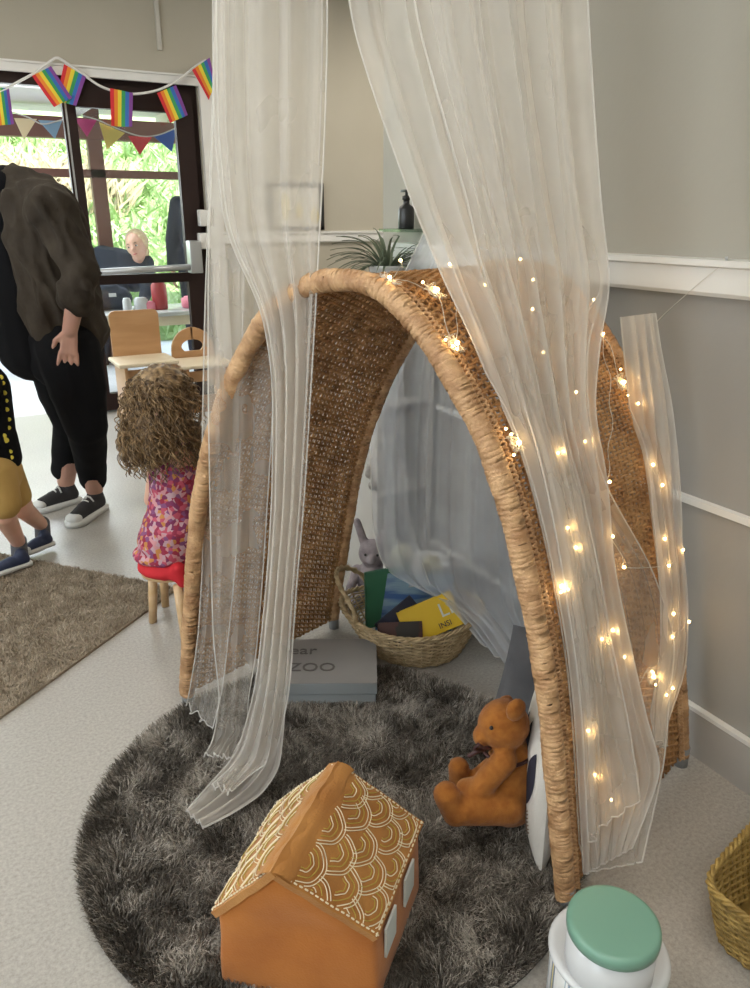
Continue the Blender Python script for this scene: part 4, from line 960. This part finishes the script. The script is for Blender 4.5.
# ================================================================== PEOPLE
def hand(mb, wr, dr, nrm, s=1.0, curl=.5, side=1):
    """palm + five fingers; dr towards fingertips, nrm = back-of-hand normal"""
    wr=V(wr); dr=V(dr).normalized(); n=V(nrm); n=(n-dr*n.dot(dr)).normalized(); b=dr.cross(n)*side
    pc=wr+dr*.045*s
    for k in (-1.2,-.4,.4,1.2): mb.cap(wr+b*k*.012*s+dr*.01*s,.013*s,wr+dr*.082*s+b*k*.017*s,.0115*s,8)
    for k,L in ((-1.35,.9),(-.45,1.05),(.45,1.0),(1.35,.78)):
        p=wr+dr*.085*s+b*k*.0205*s; d_=dr.copy()
        for i,l in enumerate((.040,.027,.020)):
            if i==0: d_=(dr+b*k*.09).normalized()
            d_=(d_-n*curl*(.35+.2*i)).normalized(); q=p+d_*l*L*s; mb.cap(p,(.0084-.0008*i)*s,q,(.0078-.0008*i)*s,8); p=q
    p=wr+dr*.022*s-b*.024*s; d_=(dr*.75-b*.65-n*.25).normalized(); q=p+d_*.036*s; mb.cap(p,.0125*s,q,.0105*s,8); d_=(dr*.95-b*.2-n*.3).normalized(); q2=q+d_*.030*s; mb.cap(q,.0105*s,q2,.0085*s,8)
def headp(mb, c, fwd, upv, s=1.0):
    f=V(fwd).normalized(); u=V(upv); u=(u-f*u.dot(f)).normalized(); sd=f.cross(u); R=Matrix((f,sd,u)).transposed(); c=V(c)
    mb.ball(c+u*.012*s,(.098*s,.076*s,.105*s),R=R); mb.ball(c+f*.018*s-u*.05*s,(.072*s,.058*s,.062*s),R=R); mb.ball(c+f*.055*s-u*.092*s,(.026*s,.024*s,.022*s),R=R)
    mb.cap(c+f*.092*s+u*.01*s,.008*s,c+f*.110*s-u*.024*s,.012*s,8)
    for k in (-1,1):
        mb.ball(c+sd*k*.076*s-f*.005*s-u*.01*s,(.017*s,.008*s,.030*s),R=R); mb.ball(c+f*.062*s+sd*k*.035*s-u*.028*s,(.024*s,.020*s,.020*s),R=R)
    return R,f,u,sd
def face(o,c,R,f,u,sd,s,irism=None):
    c=V(c)
    for k in (-1,1):
        e=MB(); e.ball(c+f*.084*s+sd*k*.031*s+u*.004*s,(.009*s,.012*s,.0055*s),R=R,nu=12,nv=8); e.build('eye', felt_white, o)
        e=MB(); e.ball(c+f*.0925*s+sd*k*.031*s+u*.004*s,(.003*s,.006*s,.006*s),R=R,nu=10,nv=6); e.build('iris', hair_dark, o)
        e=MB(); e.tube([c+f*.09*s+sd*k*(.018+.012*t)*s+u*(.024+.006*math.sin(PI*t/2))*s for t in (0,1,2)],.003*s,5); e.build('eyebrow', hair_brown, o)
    lip=MATS.get('lips') or mat('lips',(.5,.13,.13),.5)
    e=MB(); e.tube([c+f*(.096-.008*abs(t))*s+sd*.020*t*s-u*(.056-.004*t*t)*s for t in np.linspace(-1,1,7)],[.0015*s,.0035*s,.0045*s,.005*s,.0045*s,.0035*s,.0015*s],6); e.build('mouth', lip, o)
# ---- standing adult in olive jacket
dW=2.95
def wq(x,y,dd=0): return V(Q(x,y,dW+dd))
R_=V((*rt[:2],0)); FF=V((*FH,0))
body=MB()
neck=wq(-14,172); hd=wq(-66,132)
R1,f1,u1,s1=headp(body,hd,-R_*.95-V((0,0,.35)),V((0,0,1))-R_*.2,1.0)
body.cap(neck,.052,hd+V((0,0,-.04))+R_*.03,.05)
body.cap(neck,.055,wq(15,205),.08)
body.cap(wq(25,215),.12,wq(35,300),.125); body.cap(wq(35,300),.125,wq(55,345),.12)
sN=wq(52,212,-.15); eN=wq(80,275,-.19); wN=wq(70,330,-.20)
body.cap(sN,.055,eN,.042); body.cap(eN,.040,wN,.027)
hand(body,wN,wq(68,362,-.2)-wN,-FF*1.0+R_*.3,1.0,.45,side=-1)
sF=wq(20,215,.17); eF=wq(5,285,.24); wF=wq(-20,330,.22); body.cap(sF,.052,eF,.042); body.cap(eF,.038,wF,.027); hand(body,wF,V((0,0,-1))-R_*.5,FF,1.0,.5,side=1)
# hips and legs under trousers
heelN=V(Z(104,508,0)); toeN=V(Z(70,529,0)); heelF=V(Z(80,501,0)); toeF=V(Z(33,514,0))
hipN=wq(68,350,-.09); knN=wq(86,425,-.10); anN=heelN+(toeN-heelN).normalized()*.05+V((0,0,.11))
hipF=wq(58,350,.09); knF=wq(72,420,.10); anF=heelF+(toeF-heelF).normalized()*.05+V((0,0,.11))
body.cap(hipN,.10,knN,.06); body.cap(knN,.058,anN,.038); body.cap(hipF,.10,knF,.06); body.cap(knF,.058,anF,.038)
heelN=V(Z(104,508,0)); toeN=V(Z(70,529,0)); heelF=V(Z(80,501,0)); toeF=V(Z(33,514,0))
for an_,h_,t_ in ((anN,heelN,toeN),(anF,heelF,toeF)):
    q_=h_+(t_-h_).normalized()*.052; body.cap(an_,.036,q_+V((0,0,.10)),.030); body.cap(q_+V((0,0,.10)),.030,q_+V((0,0,.05)),.028); body.cap(q_+V((0,0,.045)),.024,t_+(h_-t_)*.3+V((0,0,.035)),.020)
person=blob(body,'person',skin_arm,.0042,4, label='standing adult in an olive jacket, black trousers and canvas shoes', cat='person')
face(person,hd,R1,f1,u1,s1,1.0)
hr=MB(); hr.ball(hd+u1*.025-f1*.02,(.108,.088,.108),R=R1); hr.cap(hd-f1*.06,.075,hd-f1*.075-u1*.11,.05); blob(hr,'hair',hair_dark,.008,3,person,disp=(.004,40))
tp=MB(); tp.cap(wq(8,195,-.0),.10,wq(12,230),.13); tp.cap(wq(12,230),.14,wq(24,290),.150); tp.cap(wq(24,290),.150,wq(34,345),.14); blob(tp,'top',black_cloth,.01,5,person)
ja=MB(); ja.cap(wq(14,190),.085,wq(30,200),.11); ja.cap(sN+V((0,0,.0)),.085,sF,.08); ja.cap(wq(42,222,-.03),.15,wq(58,290,-.03),.155); ja.cap(wq(58,290,-.03),.155,wq(67,330,-.02),.145)
ja.cap(wq(62,300,.06),.13,wq(66,338,.06),.12)
ja.cap(sN,.073,wq(81,272,-.19),.067); ja.cap(wq(81,272,-.19),.068,wq(74,300,-.2),.058); ja.cap(sF,.07,eF,.065)
ja.cap(wq(20,200,-.10),.05,wq(48,330,-.13),.055); ja.cap(wq(-4,255,.14),.05,wq(10,345,.16),.055)
for xx,yy in ((74,300),(80,288)): ja.cap(wq(xx-9,yy,-.235),.022,wq(xx+9,yy-2,-.235),.022)
jk=blob(ja,'jacket',olive_cloth,.008,2,person,disp=(.014,13))
for v in jk.data.vertices:
    q=v.co; f_=mnoise.noise(V((q.x*16,q.y*16,q.z*9+q.x*14))); v.co+=v.normal*(.010*(1-abs(f_)*3.2))*.9
lp=MB(); lp.tube(crom([wq(22,208,-.13),wq(26,235,-.155),wq(32,270,-.17),wq(44,325,-.17),wq(50,362,-.14)],6),[.010]*25,8); lp.build('jacket_edge', olive_cloth, jk)
tr=MB(); tr.cap(wq(60,338,.0),.150,wq(64,352,.0),.150); tr.cap(hipN,.122,wq(78,388,-.10),.108); tr.cap(wq(78,388,-.10),.108,knN,.082); tr.cap(knN,.080,anN+V((0,0,.045)),.058)
tr.cap(hipF,.122,wq(64,390,.10),.105); tr.cap(wq(64,390,.10),.105,knF,.080); tr.cap(knF,.078,anF+V((0,0,.055)),.056); blob(tr,'trousers',black_cloth,.009,4,person,disp=(.004,14))
def sneaker(heel,toe,parent,mU,mS,s=1.0,laces=True,zf=0):
    h=V(heel); t=V(toe); h.z=zf; t.z=zf; d=(t-h); L=d.length; d.normalize(); b=V((-d.y,d.x,0))
    so=MB(); 
    def outline(k): 
        pts=[]
        for u,wv in ((0,.026),(.06,.032),(.3,.033),(.6,.042),(.8,.043),(.94,.034),(1.0,.016)): pts.append((u*L,wv*s*k))
        return [(x,y) for x,y in pts]+[(x,-y) for x,y in pts[::-1]]
    o1=h+V((0,0,.012*s+.002)); so.prism(outline(1.0),.024*s,o1,d,b); sl=so.build('sole', mS, None); 
    sl.parent=parent; sl.matrix_parent_inverse=world(parent).inverted()
    up_=MB(); z=lambda v:V((0,0,v*s))
    up_.cap(h+d*.035*s+z(.045),.033*s,h+d*.05*s+z(.078),.036*s); up_.cap(h+d*.05*s+z(.045),.034*s,h+d*(L*.55)+z(.045),.034*s); up_.cap(h+d*(L*.45)+z(.05),.034*s,h+d*(L-.045*s)+z(.032),.030*s)
    u_=blob(up_,'upper',mU,.006*s,3,parent)
    tc=MB(); tc.ball(h+d*(L-.034*s)+z(.034),(.030*s,.036*s,.022*s),R=Matrix((d,b,V((0,0,1)))).transposed()); tc.build('toe_cap', mS, u_)
    if laces:
        la=MB()
        for k in range(5):
            u=L*(.42+.085*k); zz=.092-.011*k; p=h+d*u; la.tube([p+b*.026*s+z(zz-.022),p+b*.012*s+z(zz-.004),p+z(zz),p-b*.012*s+z(zz-.004),p-b*.026*s+z(zz-.022)],.0036*s,6)
        la.build('laces', mS, u_)
heelN=Z(104,508,0); toeN=Z(70,529,0); heelF=Z(80,501,0); toeF=Z(33,514,0)
sneaker(heelN,toeN,person,canvas_black,sole_white); sneaker(heelF,toeF,person,canvas_black,sole_white)
# ---- boy at left edge
dB_=2.47
def bq(x,y,dd=0): return V(Q(x,y,dB_+dd))
body=MB(); hd=bq(-42,322); R2,f2,u2,s2=headp(body,hd,-R_-V((0,0,.2)),V((0,0,1)),.86)
body.cap(bq(-28,360),.035,hd-V((0,0,.06)),.038); body.cap(bq(-18,395),.075,bq(-12,455),.078)
s_=bq(-14,380,-.10); e_=bq(-26,420,-.14); w_=bq(-50,440,-.14); body.cap(s_,.035,e_,.028); body.cap(e_,.027,w_,.020); hand(body,w_,-R_,V((0,0,1)),.62,.6,1)
s_=bq(-14,380,.10); e_=bq(-26,420,.14); w_=bq(-50,440,.14); body.cap(s_,.035,e_,.028); body.cap(e_,.027,w_,.020); hand(body,w_,-R_,V((0,0,1)),.62,.6,-1)
body.cap(bq(-5,470,-.05),.058,bq(4,515,-.06),.040); body.cap(bq(4,515,-.06),.040,V(Z(23,566,0))+V((0,0,.09)),.025)
body.cap(bq(2,468,.06),.058,bq(22,508,.08),.040); body.cap(bq(22,508,.08),.038,V(Z(46,547,0))+V((0,0,.09)),.025)
boy=blob(body,'person',skin,.006,4, label='small child in a black T-shirt and mustard shorts at the edge of the beige mat', cat='person'); face(boy,hd,R2,f2,u2,s2,.86)
hr=MB(); hr.ball(hd+u2*.02-f2*.02,(.092,.076,.094),R=R2); blob(hr,'hair',hair_brown,.007,3,boy,disp=(.004,50))
ts=MB(); ts.cap(bq(-18,388),.088,bq(-13,440),.095); ts.cap(bq(-13,440),.098,bq(-10,456),.102); ts.cap(bq(-14,383,-.09),.05,bq(-20,402,-.12),.045); ts.cap(bq(-14,383,.09),.05,bq(-20,402,.12),.045); tsh=blob(ts,'t_shirt',black_cloth,.007,4,boy)
tsv=np.array([tuple(v.co) for v in tsh.data.vertices])
cands=[(4,376,3),(7,384,2.4),(8,393,3),(10,402,2.4),(10,411,3),(12,420,2.6),(12,429,2.6),(9,440,4),(7,436,3),(14,451,2.6),(15,458,2.6)]
for (x,y,rr) in cands:
    rdir=ray(x,y); rdir=rdir/np.linalg.norm(rdir); rel=tsv-CAM; tt=rel@rdir; dist=np.linalg.norm(rel-tt[:,None]*rdir,axis=1); ok=dist<.012
    if ok.any():
        k=np.where(ok)[0][np.argmin(tt[ok])]; pr=MB(); pr.ball(tsv[k],(rr/300,.003,rr/300*.8),R=Matrix.Rotation(-YAW,3,'Z')@Matrix.Rotation(random.uniform(-.6,.6),3,'Y'),nu=8,nv=6); pr.build('printed_motif', yellow_print, tsh)

so=MB(); so.cap(bq(-8,462),.088,bq(-4,472),.088); so.cap(bq(-5,472,-.05),.070,bq(3,503,-.06),.060); so.cap(bq(2,470,.06),.070,bq(14,496,.075),.060); blob(so,'shorts',mustard,.007,4,boy)
for a,b in ((V(Z(22,567,0))+V((0,0,.055)),V(Z(23,566,0))+V((0,0,.10))),(V(Z(45,548,0))+V((0,0,.055)),V(Z(46,547,0))+V((0,0,.10)))): sk=MB(); sk.cap(a,.029,b,.028); sk.build('sock', sock_grey, boy)
sneaker(Z(32,568,0),Z(-12,582,0),boy,navy_shoe,sole_white,.62,False,.016); sneaker(Z(54,548,0),Z(22,560,0),boy,navy_shoe,sole_white,.62,False,.016)
# ---- girl on stool
dG=2.10
def gq(x,y,dd=0): return V(Q(x,y,dG+dd))
body=MB(); hd=gq(162,405); fg=(FF*.9+R_*-.1).normalized(); R3,f3,u3,s3=headp(body,hd,fg,V((0,0,1)),.86)
body.cap(gq(172,435),.034,hd-V((0,0,.04)),.036); body.cap(gq(174,455),.068,gq(174,500),.062); body.cap(gq(174,500),.065,gq(172,548),.085)
sR=gq(188,450,.02); eR=gq(203,500,.0); wR=gq(206,535,.08); body.cap(sR,.031,eR,.026); body.cap(eR,.025,wR,.019); hand(body,wR,FF-V((0,0,.3)),V((0,0,1)),.6,.5,1)
sL=gq(160,452,.04); eL=gq(152,500,.10); wL=gq(170,520,.2); body.cap(sL,.030,eL,.025); body.cap(eL,.024,wL,.018); hand(body,wL,FF,V((0,0,1)),.6,.5,-1)
for k,(x0,x1) in enumerate(((165,172),(182,192))):
    h0=gq(x0,558,.03); k0=h0+FF*.22+R_*.04*k; a0=k0+V((0,0,-.16))+FF*.02; a0.z=.05; body.cap(h0,.055,k0,.042); body.cap(k0,.040,a0,.025); body.cap(a0,.025,a0+FF*.09+V((0,0,-.02)),.022)
girl=blob(body,'person',skin,.006,4,label='small child with curly hair in a floral dress sitting on the stool, seen from behind',cat='person'); face(girl,hd,R3,f3,u3,s3,.86)
dr=MB(); dr.cap(gq(173,444),.058,gq(174,470),.070); dr.cap(gq(174,470),.074,gq(175,500),.072); dr.cap(gq(175,500),.074,gq(174,530),.098); dr.cap(gq(174,530),.098,gq(171,540),.100); dr.cap(gq(148,546,-.02),.022,gq(172,548,-.05),.05)
dr.ball(gq(169,551),(.108,.10,.030))
blob(dr,'dress',floral_m,.006,4,girl,disp=(.006,22))
sd=MB(); sd.ball(gq(170,563,-.01),(.098,.095,.034)); sd.cap(gq(160,568,-.075),.020,gq(176,574,-.085),.024); sd.cap(gq(178,570,-.09),.025,gq(183,582,-.095),.018); sd.cap(gq(186,572,-.06),.03,gq(188,580,-.06),.02); sd.cap(gq(155,566,-.06),.024,gq(165,574,-.08),.022); blob(sd,'red_shorts',red_cloth,.006,3,girl)
hr=MB(); hr.ball(hd+V((0,0,.022)),(.088,.086,.096)); hr.cap(hd-R_*.005,.088,hd-FF*.02-R_*.018-V((0,0,.105)),.074); blob(hr,'hair_base',hair_brown,.008,2,girl,disp=(.010,45))
cu=MB()
for k in range(1300):
    a=rng.uniform(0,2*PI); z_=rng.uniform(-.85,1) if k<900 else rng.uniform(.62,1); ph1=math.acos(max(-1,min(1,z_))); rad=.087; dx=V((math.sin(ph1)*math.cos(a),math.sin(ph1)*math.sin(a),math.cos(ph1)))
    st_=hd+V((0,0,-.045 if z_<.2 else .012))-R_*(.012 if z_<.2 else 0)+dx*rad*rng.uniform(.94,1.1); L=rng.uniform(.035,.11)*(1 if k<900 else .5); cr=rng.uniform(.005,.009); tw=rng.uniform(130,220); ph0=rng.uniform(0,6.28); pts=[]
    out_=V((dx.x,dx.y,0))
    for t in np.linspace(0,1,22):
        c=st_+out_*(.028*math.sin(t*1.9))+V((0,0,-L*t+.012*math.sin(PI*t))); pts.append(c+V((cr*math.cos(ph0+tw*L*t),cr*math.sin(ph0+tw*L*t),0)))
    cu.tube(pts,[.0015]*21+[.0006],4)
cu.build('curls', hair_brown, girl)
# stool
stc=Z(170,618,0); ps=[Z(153,622,0),Z(186,645,0)]
cS=gq(170,573); stl=thing('wooden_stool', (cS.x,cS.y,0), 'low round wooden stool under the child in the floral dress','stool')
zt=.205; mb=MB(); mb.lathe([(.001,zt-.022),(.076,zt-.022),(.084,zt-.016),(.084,zt-.004),(.078,zt),(.001,zt)],36,(cS.x,cS.y,0)); mb.build('seat', beech, stl)
p1,p2=ps; mid=np.array([cS.x,cS.y,0]); lp=[p1,p2,2*mid-p1,2*mid-p2]
for p in lp:
    p=np.array(p); tp_=mid+(p-mid)*.75; tp_[2]=zt-.02; mb=MB(); mb.tube([(p[0],p[1],0),tuple(tp_)],[.0125,.0145],12); mb.build('leg', beech, stl)
# ---- adult outside, leaning over the table
dO=6.35
def oq(x,y,dd=0): return V(Q(x,y,dO+dd))
body=MB(); hd=oq(137,246); fo=(-FF*1.0-R_*.1-V((0,0,.05))).normalized(); R4,f4,u4,s4=headp(body,hd,fo,V((0,0,1))-R_*.25,1.0)
body.cap(oq(138,262,.06),.055,hd-V((0,0,.06))+FF*.04,.05); body.cap(oq(135,272,.12),.14,oq(105,268,.25),.16)
body.cap(oq(102,268,.25),.155,oq(98,330,.28),.10); body.cap(oq(98,330,.28),.10,oq(98,372,.28),.06)
body.cap(oq(108,300,.4),.1,oq(110,372,.45),.06)
for xa,xb,xc,sdk in ((146,148,143,1),(126,121,126,-1)):
    a,b,c=oq(xa,264,.1),oq(xb,286,.02),oq(xc,304,-.05); body.cap(a,.055,b,.045); body.cap(b,.042,c,.028); hand(body,c,V((0,0,-1))-FF*.3,-FF,1.0,.4,sdk)
wo=blob(body,'person',skin,.010,4,label='blond adult in a navy top leaning forward outside the glass door',cat='person'); face(wo,hd,R4,f4,u4,s4,1.0)
cl=MB(); cl.cap(oq(134,272,.13),.165,oq(105,268,.26),.185); cl.cap(oq(104,270,.25),.18,oq(99,315,.28),.14); cl.cap(oq(99,315,.28),.14,oq(98,365,.28),.09); cl.cap(oq(108,300,.42),.13,oq(110,365,.45),.09)
for xa,xb,xc,sdk in ((146,148,143,1),(126,121,126,-1)): a,b,c=oq(xa,264,.1),oq(xb,286,.02),oq(xc,302,-.04); cl.cap(a,.075,b,.065); cl.cap(b,.062,c,.042)
blob(cl,'navy_clothes',navy_cloth,.012,3,wo,disp=(.01,9))
hr=MB(); hr.ball(hd+u4*.035-f4*.028,(.100,.090,.098),R=R4); hr.cap(hd-f4*.07,.06,hd-f4*.085-u4*.06,.045)
for k in (-1,1): hr.cap(hd+s4*k*.074+u4*.02,.022,hd+s4*k*.074-u4*.03,.014)
blob(hr,'hair',hair_blond,.009,2,wo,disp=(.005,40))
# second adult outside mostly hidden by the door stile
body=MB(); pO=oq(203,300,.4); pO.z=0; f=lambda x,z,y=0:pO+R_*x+FF*y+V((0,0,z))
R5,f5,u5,s5=headp(body,f(0,1.52),-FF,V((0,0,1)),1.0); body.cap(f(0,1.36),.05,f(0,1.46),.05); body.cap(f(0,1.22),.13,f(0,.92),.12)
for k in (-1,1):
    body.cap(f(.16*k,1.30),.05,f(.22*k,1.02),.04); body.cap(f(.22*k,1.02),.04,f(.22*k,.80,-.08),.03); hand(body,f(.22*k,.80,-.08),V((0,0,-1)),R_*k,1,.4,k)
    body.cap(f(.09*k,.9),.09,f(.10*k,.48),.06); body.cap(f(.10*k,.48),.056,f(.10*k,.08),.04); body.cap(f(.10*k,.06),.035,f(.10*k,.04,-.15),.03)
p5=blob(body,'person',skin,.011,3,label='adult in dark blue outside, almost hidden behind the edge of the glass door',cat='person'); face(p5,f(0,1.52),R5,f5,u5,s5,1.0)
cl=MB(); cl.cap(f(0,1.24),.16,f(0,.92),.15)
for k in (-1,1): cl.cap(f(.15*k,1.30),.07,f(.22*k,1.02),.06); cl.cap(f(.22*k,1.02),.06,f(.22*k,.83,-.07),.045); cl.cap(f(.09*k,.9),.11,f(.10*k,.48),.08); cl.cap(f(.10*k,.48),.078,f(.10*k,.12),.06)
blob(cl,'blue_clothes',navy_cloth,.012,3,p5)
hr=MB(); hr.ball(f(0,1.545,.02),(.10,.09,.10)); blob(hr,'hair',hair_dark,.01,2,p5)
# ---- outside table with things
YT=5.55
ta=PL(96,316,1,YT); tbb=PL(212,312,1,YT); zt_=PL(150,313,1,YT)[2]
ot=thing('outdoor_table', ((ta[0]+tbb[0])/2,YT+.2,0), 'white-topped low table outside the glass door carrying play things','table')
mb=MB(); mb.box((ta[0]-.2,YT,zt_-.03),(tbb[0]+.25,YT+.55,zt_),bevel=.006); mb.build('tabletop', tin_white, ot)
mb=MB(); mb.box((ta[0]-.15,YT+.04,zt_-.10),(tbb[0]+.2,YT+.06,zt_-.03)); mb.build('apron', pale_wood, ot, smooth=False)
for x in (ta[0]-.15,tbb[0]+.2):
    for y in (YT+.05,YT+.5): mb=MB(); mb.tube([(x,y,-.01),(x,y,zt_-.03)],.022,10); mb.build('leg', pale_wood, ot)
def canister(px,rr,hh,m,label,y=YT+.2,cat='pot',nm='play_pot'):
    q=PL(px,313,1,y); mb=MB(); mb.lathe([(.001,0),(rr*.85,0),(rr,.01),(rr,hh*.85),(rr*.8,hh*.92),(rr*.82,hh),(.001,hh)],20,(q[0],y,zt_)); return mb.build(nm,m,origin=(q[0],y,zt_),label=label,cat=cat)
canister(161,.055,.20,dark_red,'tall red canister on the outdoor table')
canister(150,.05,.06,pink_m,'low pink tub on the outdoor table next to the red canister')
canister(196,.10,.08,pink_m,'wide shallow pink bowl on the outdoor table near the door stile')
canister(142,.05,.09,tin_white,'white tub on the outdoor table between the bag and the pink tub')
canister(128,.03,.10,tin_white,'small white bottle on the outdoor table in front of the bag',y=YT+.1)
q=PL(112,311,1,YT+.3); bg=MB(); bg.cap((q[0]-.12,YT+.33,zt_+.085),.085,(q[0]+.08,YT+.33,zt_+.08),.08); bg.cap((q[0]-.02,YT+.33,zt_+.14),.06,(q[0]+.02,YT+.33,zt_+.13),.06); bgo=blob(bg,'bag',navy_cloth,.01,3,label='dark navy holdall with white tags on the outdoor table',cat='bag',disp=(.008,14))
mb=MB(); mb.box((q[0]-.02,YT+.235,zt_+.10),(q[0]+.03,YT+.245,zt_+.125)); mb.build('tag', tin_white, bgo, smooth=False)
# ---- nursery chairs
def chair(yv, xl, xr, ztop, zseat, rounded, label):
    t=thing('nursery_chair', ((xl+xr)/2,yv,0), label, 'chair','wooden nursery chairs by the door')
    mb=MB(); wd=xr-xl; h=ztop-zseat+.05; poly=[(0,0),(wd,0)]; rr=.13 if rounded else .03
    poly+=[(wd-rr+rr*math.cos(a),h-rr+rr*math.sin(a)) for a in np.linspace(0,PI/2,8)]+[(rr-rr*math.sin(a)*1.0,h-rr+rr*math.cos(a)) for a in np.linspace(0,PI/2,8)]
    if rounded:
        cx_,cz_=wd/2,h*.50; bm=bmesh.new(); nn=len(poly); outer=[bm.verts.new((xl+a,0,zseat-.05+b)) for a,b in poly]
        inner=[bm.verts.new((xl+cx_+.065*math.cos(a),0,zseat-.05+cz_+.04*math.sin(a))) for a in [math.atan2(b-cz_,a-cx_) for a,b in poly]]
        for i in range(nn): 
            try: bm.faces.new((outer[i],outer[(i+1)%nn],inner[(i+1)%nn],inner[i]))
            except Exception: pass
        ext=bmesh.ops.extrude_face_region(bm,geom=bm.faces[:]); 
        for v in [g for g in ext['geom'] if isinstance(g,bmesh.types.BMVert)]: v.co.y+=.016
        bmesh.ops.recalc_face_normals(bm,faces=bm.faces[:]); bm.transform(Matrix.Translation((0,yv+.14,0))); me=bpy.data.meshes.new('backrest'); bm.to_mesh(me); bm.free(); me.materials.append(beech_orange); link('backrest',me,t)
    else:
        mb.prism(poly,.016,(xl,yv+.14,zseat-.05),(1,0,0),(0,0,1)); mb.build('backrest', beech_orange, t, smooth=False)
    mb=MB(); mb.box((xl-.03,yv-.16,zseat-.02),(xr+.02,yv+.13,zseat),bevel=.006); mb.build('seat', pale_wood, t)
    for x in (xl,xr-.018):
        mb=MB(); mb.box((x,yv-.14,0),(x+.018,yv+.13,zseat-.02),bevel=.003); mb.build('side_panel', beech_orange, t)
    mb=MB(); mb.box((xl+.018,yv-.12,zseat-.10),(xr-.018,yv-.105,zseat-.04),bevel=.003); mb.box((xl+.018,yv-.02,zseat*.3),(xr-.018,yv-.005,zseat*.3+.10),bevel=.003); mb.build('stretcher', beech_orange, t)
chair(4.3,.80,1.07,.715,.468,False,'wooden nursery chair with a plain square back, in front of the glass door')
chair(4.3,1.13,1.38,.60,.43,True,'wooden nursery chair with a rounded back and hand hole, next to the netting')
# ================================================================== LIGHT
wd=bpy.data.worlds.new('sky'); S.world=wd; wd.use_nodes=True; nt=wd.node_tree; bgn=nt.nodes['Background']
tcn=nt.nodes.new('ShaderNodeTexCoord'); sp=nt.nodes.new('ShaderNodeSeparateXYZ'); rp_=nt.nodes.new('ShaderNodeValToRGB'); nt.links.new(tcn.outputs['Generated'],sp.inputs[0]); nt.links.new(sp.outputs[2],rp_.inputs[0])
rp_.color_ramp.elements[0].color=(.85,.90,1,1); rp_.color_ramp.elements[0].position=.0; rp_.color_ramp.elements[1].color=(.62,.78,1,1); rp_.color_ramp.elements[1].position=1
nt.links.new(rp_.outputs[0],bgn.inputs[0]); bgn.inputs[1].default_value=4.0
su_=bpy.data.lights.new('sun','SUN'); su_.energy=9; su_.angle=.03; su_.color=(1,.95,.86); so_=bpy.data.objects.new('sun',su_); COL.objects.link(so_); so_.rotation_euler=(math.radians(38),0,math.radians(12))
# area lamps added outside the window and door openings to boost the skylight
area('window_fill',(-3.3,-.6,1.6),1.9,75,(.90,.95,1),(0,-PI/2,0),sy=1.25)
area('window_fill',(-3.3,2.2,1.6),1.9,60,(.90,.95,1),(0,-PI/2,0),sy=1.25)
l=area('door_fill',(.2,YB+1.2,1.55),2.4,60,(.88,.94,1),(math.radians(-72),0,0),sy=.9)
vs_=S.view_settings; S.display_settings.display_device='sRGB'; vs_.view_transform='Standard'; vs_.look='None'; vs_.exposure=-0.07; vs_.gamma=1; vs_.use_curve_mapping=False
S.cycles.transparent_max_bounces=40; S.cycles.max_bounces=8; S.cycles.sample_clamp_indirect=4
S.cycles.use_denoising=True
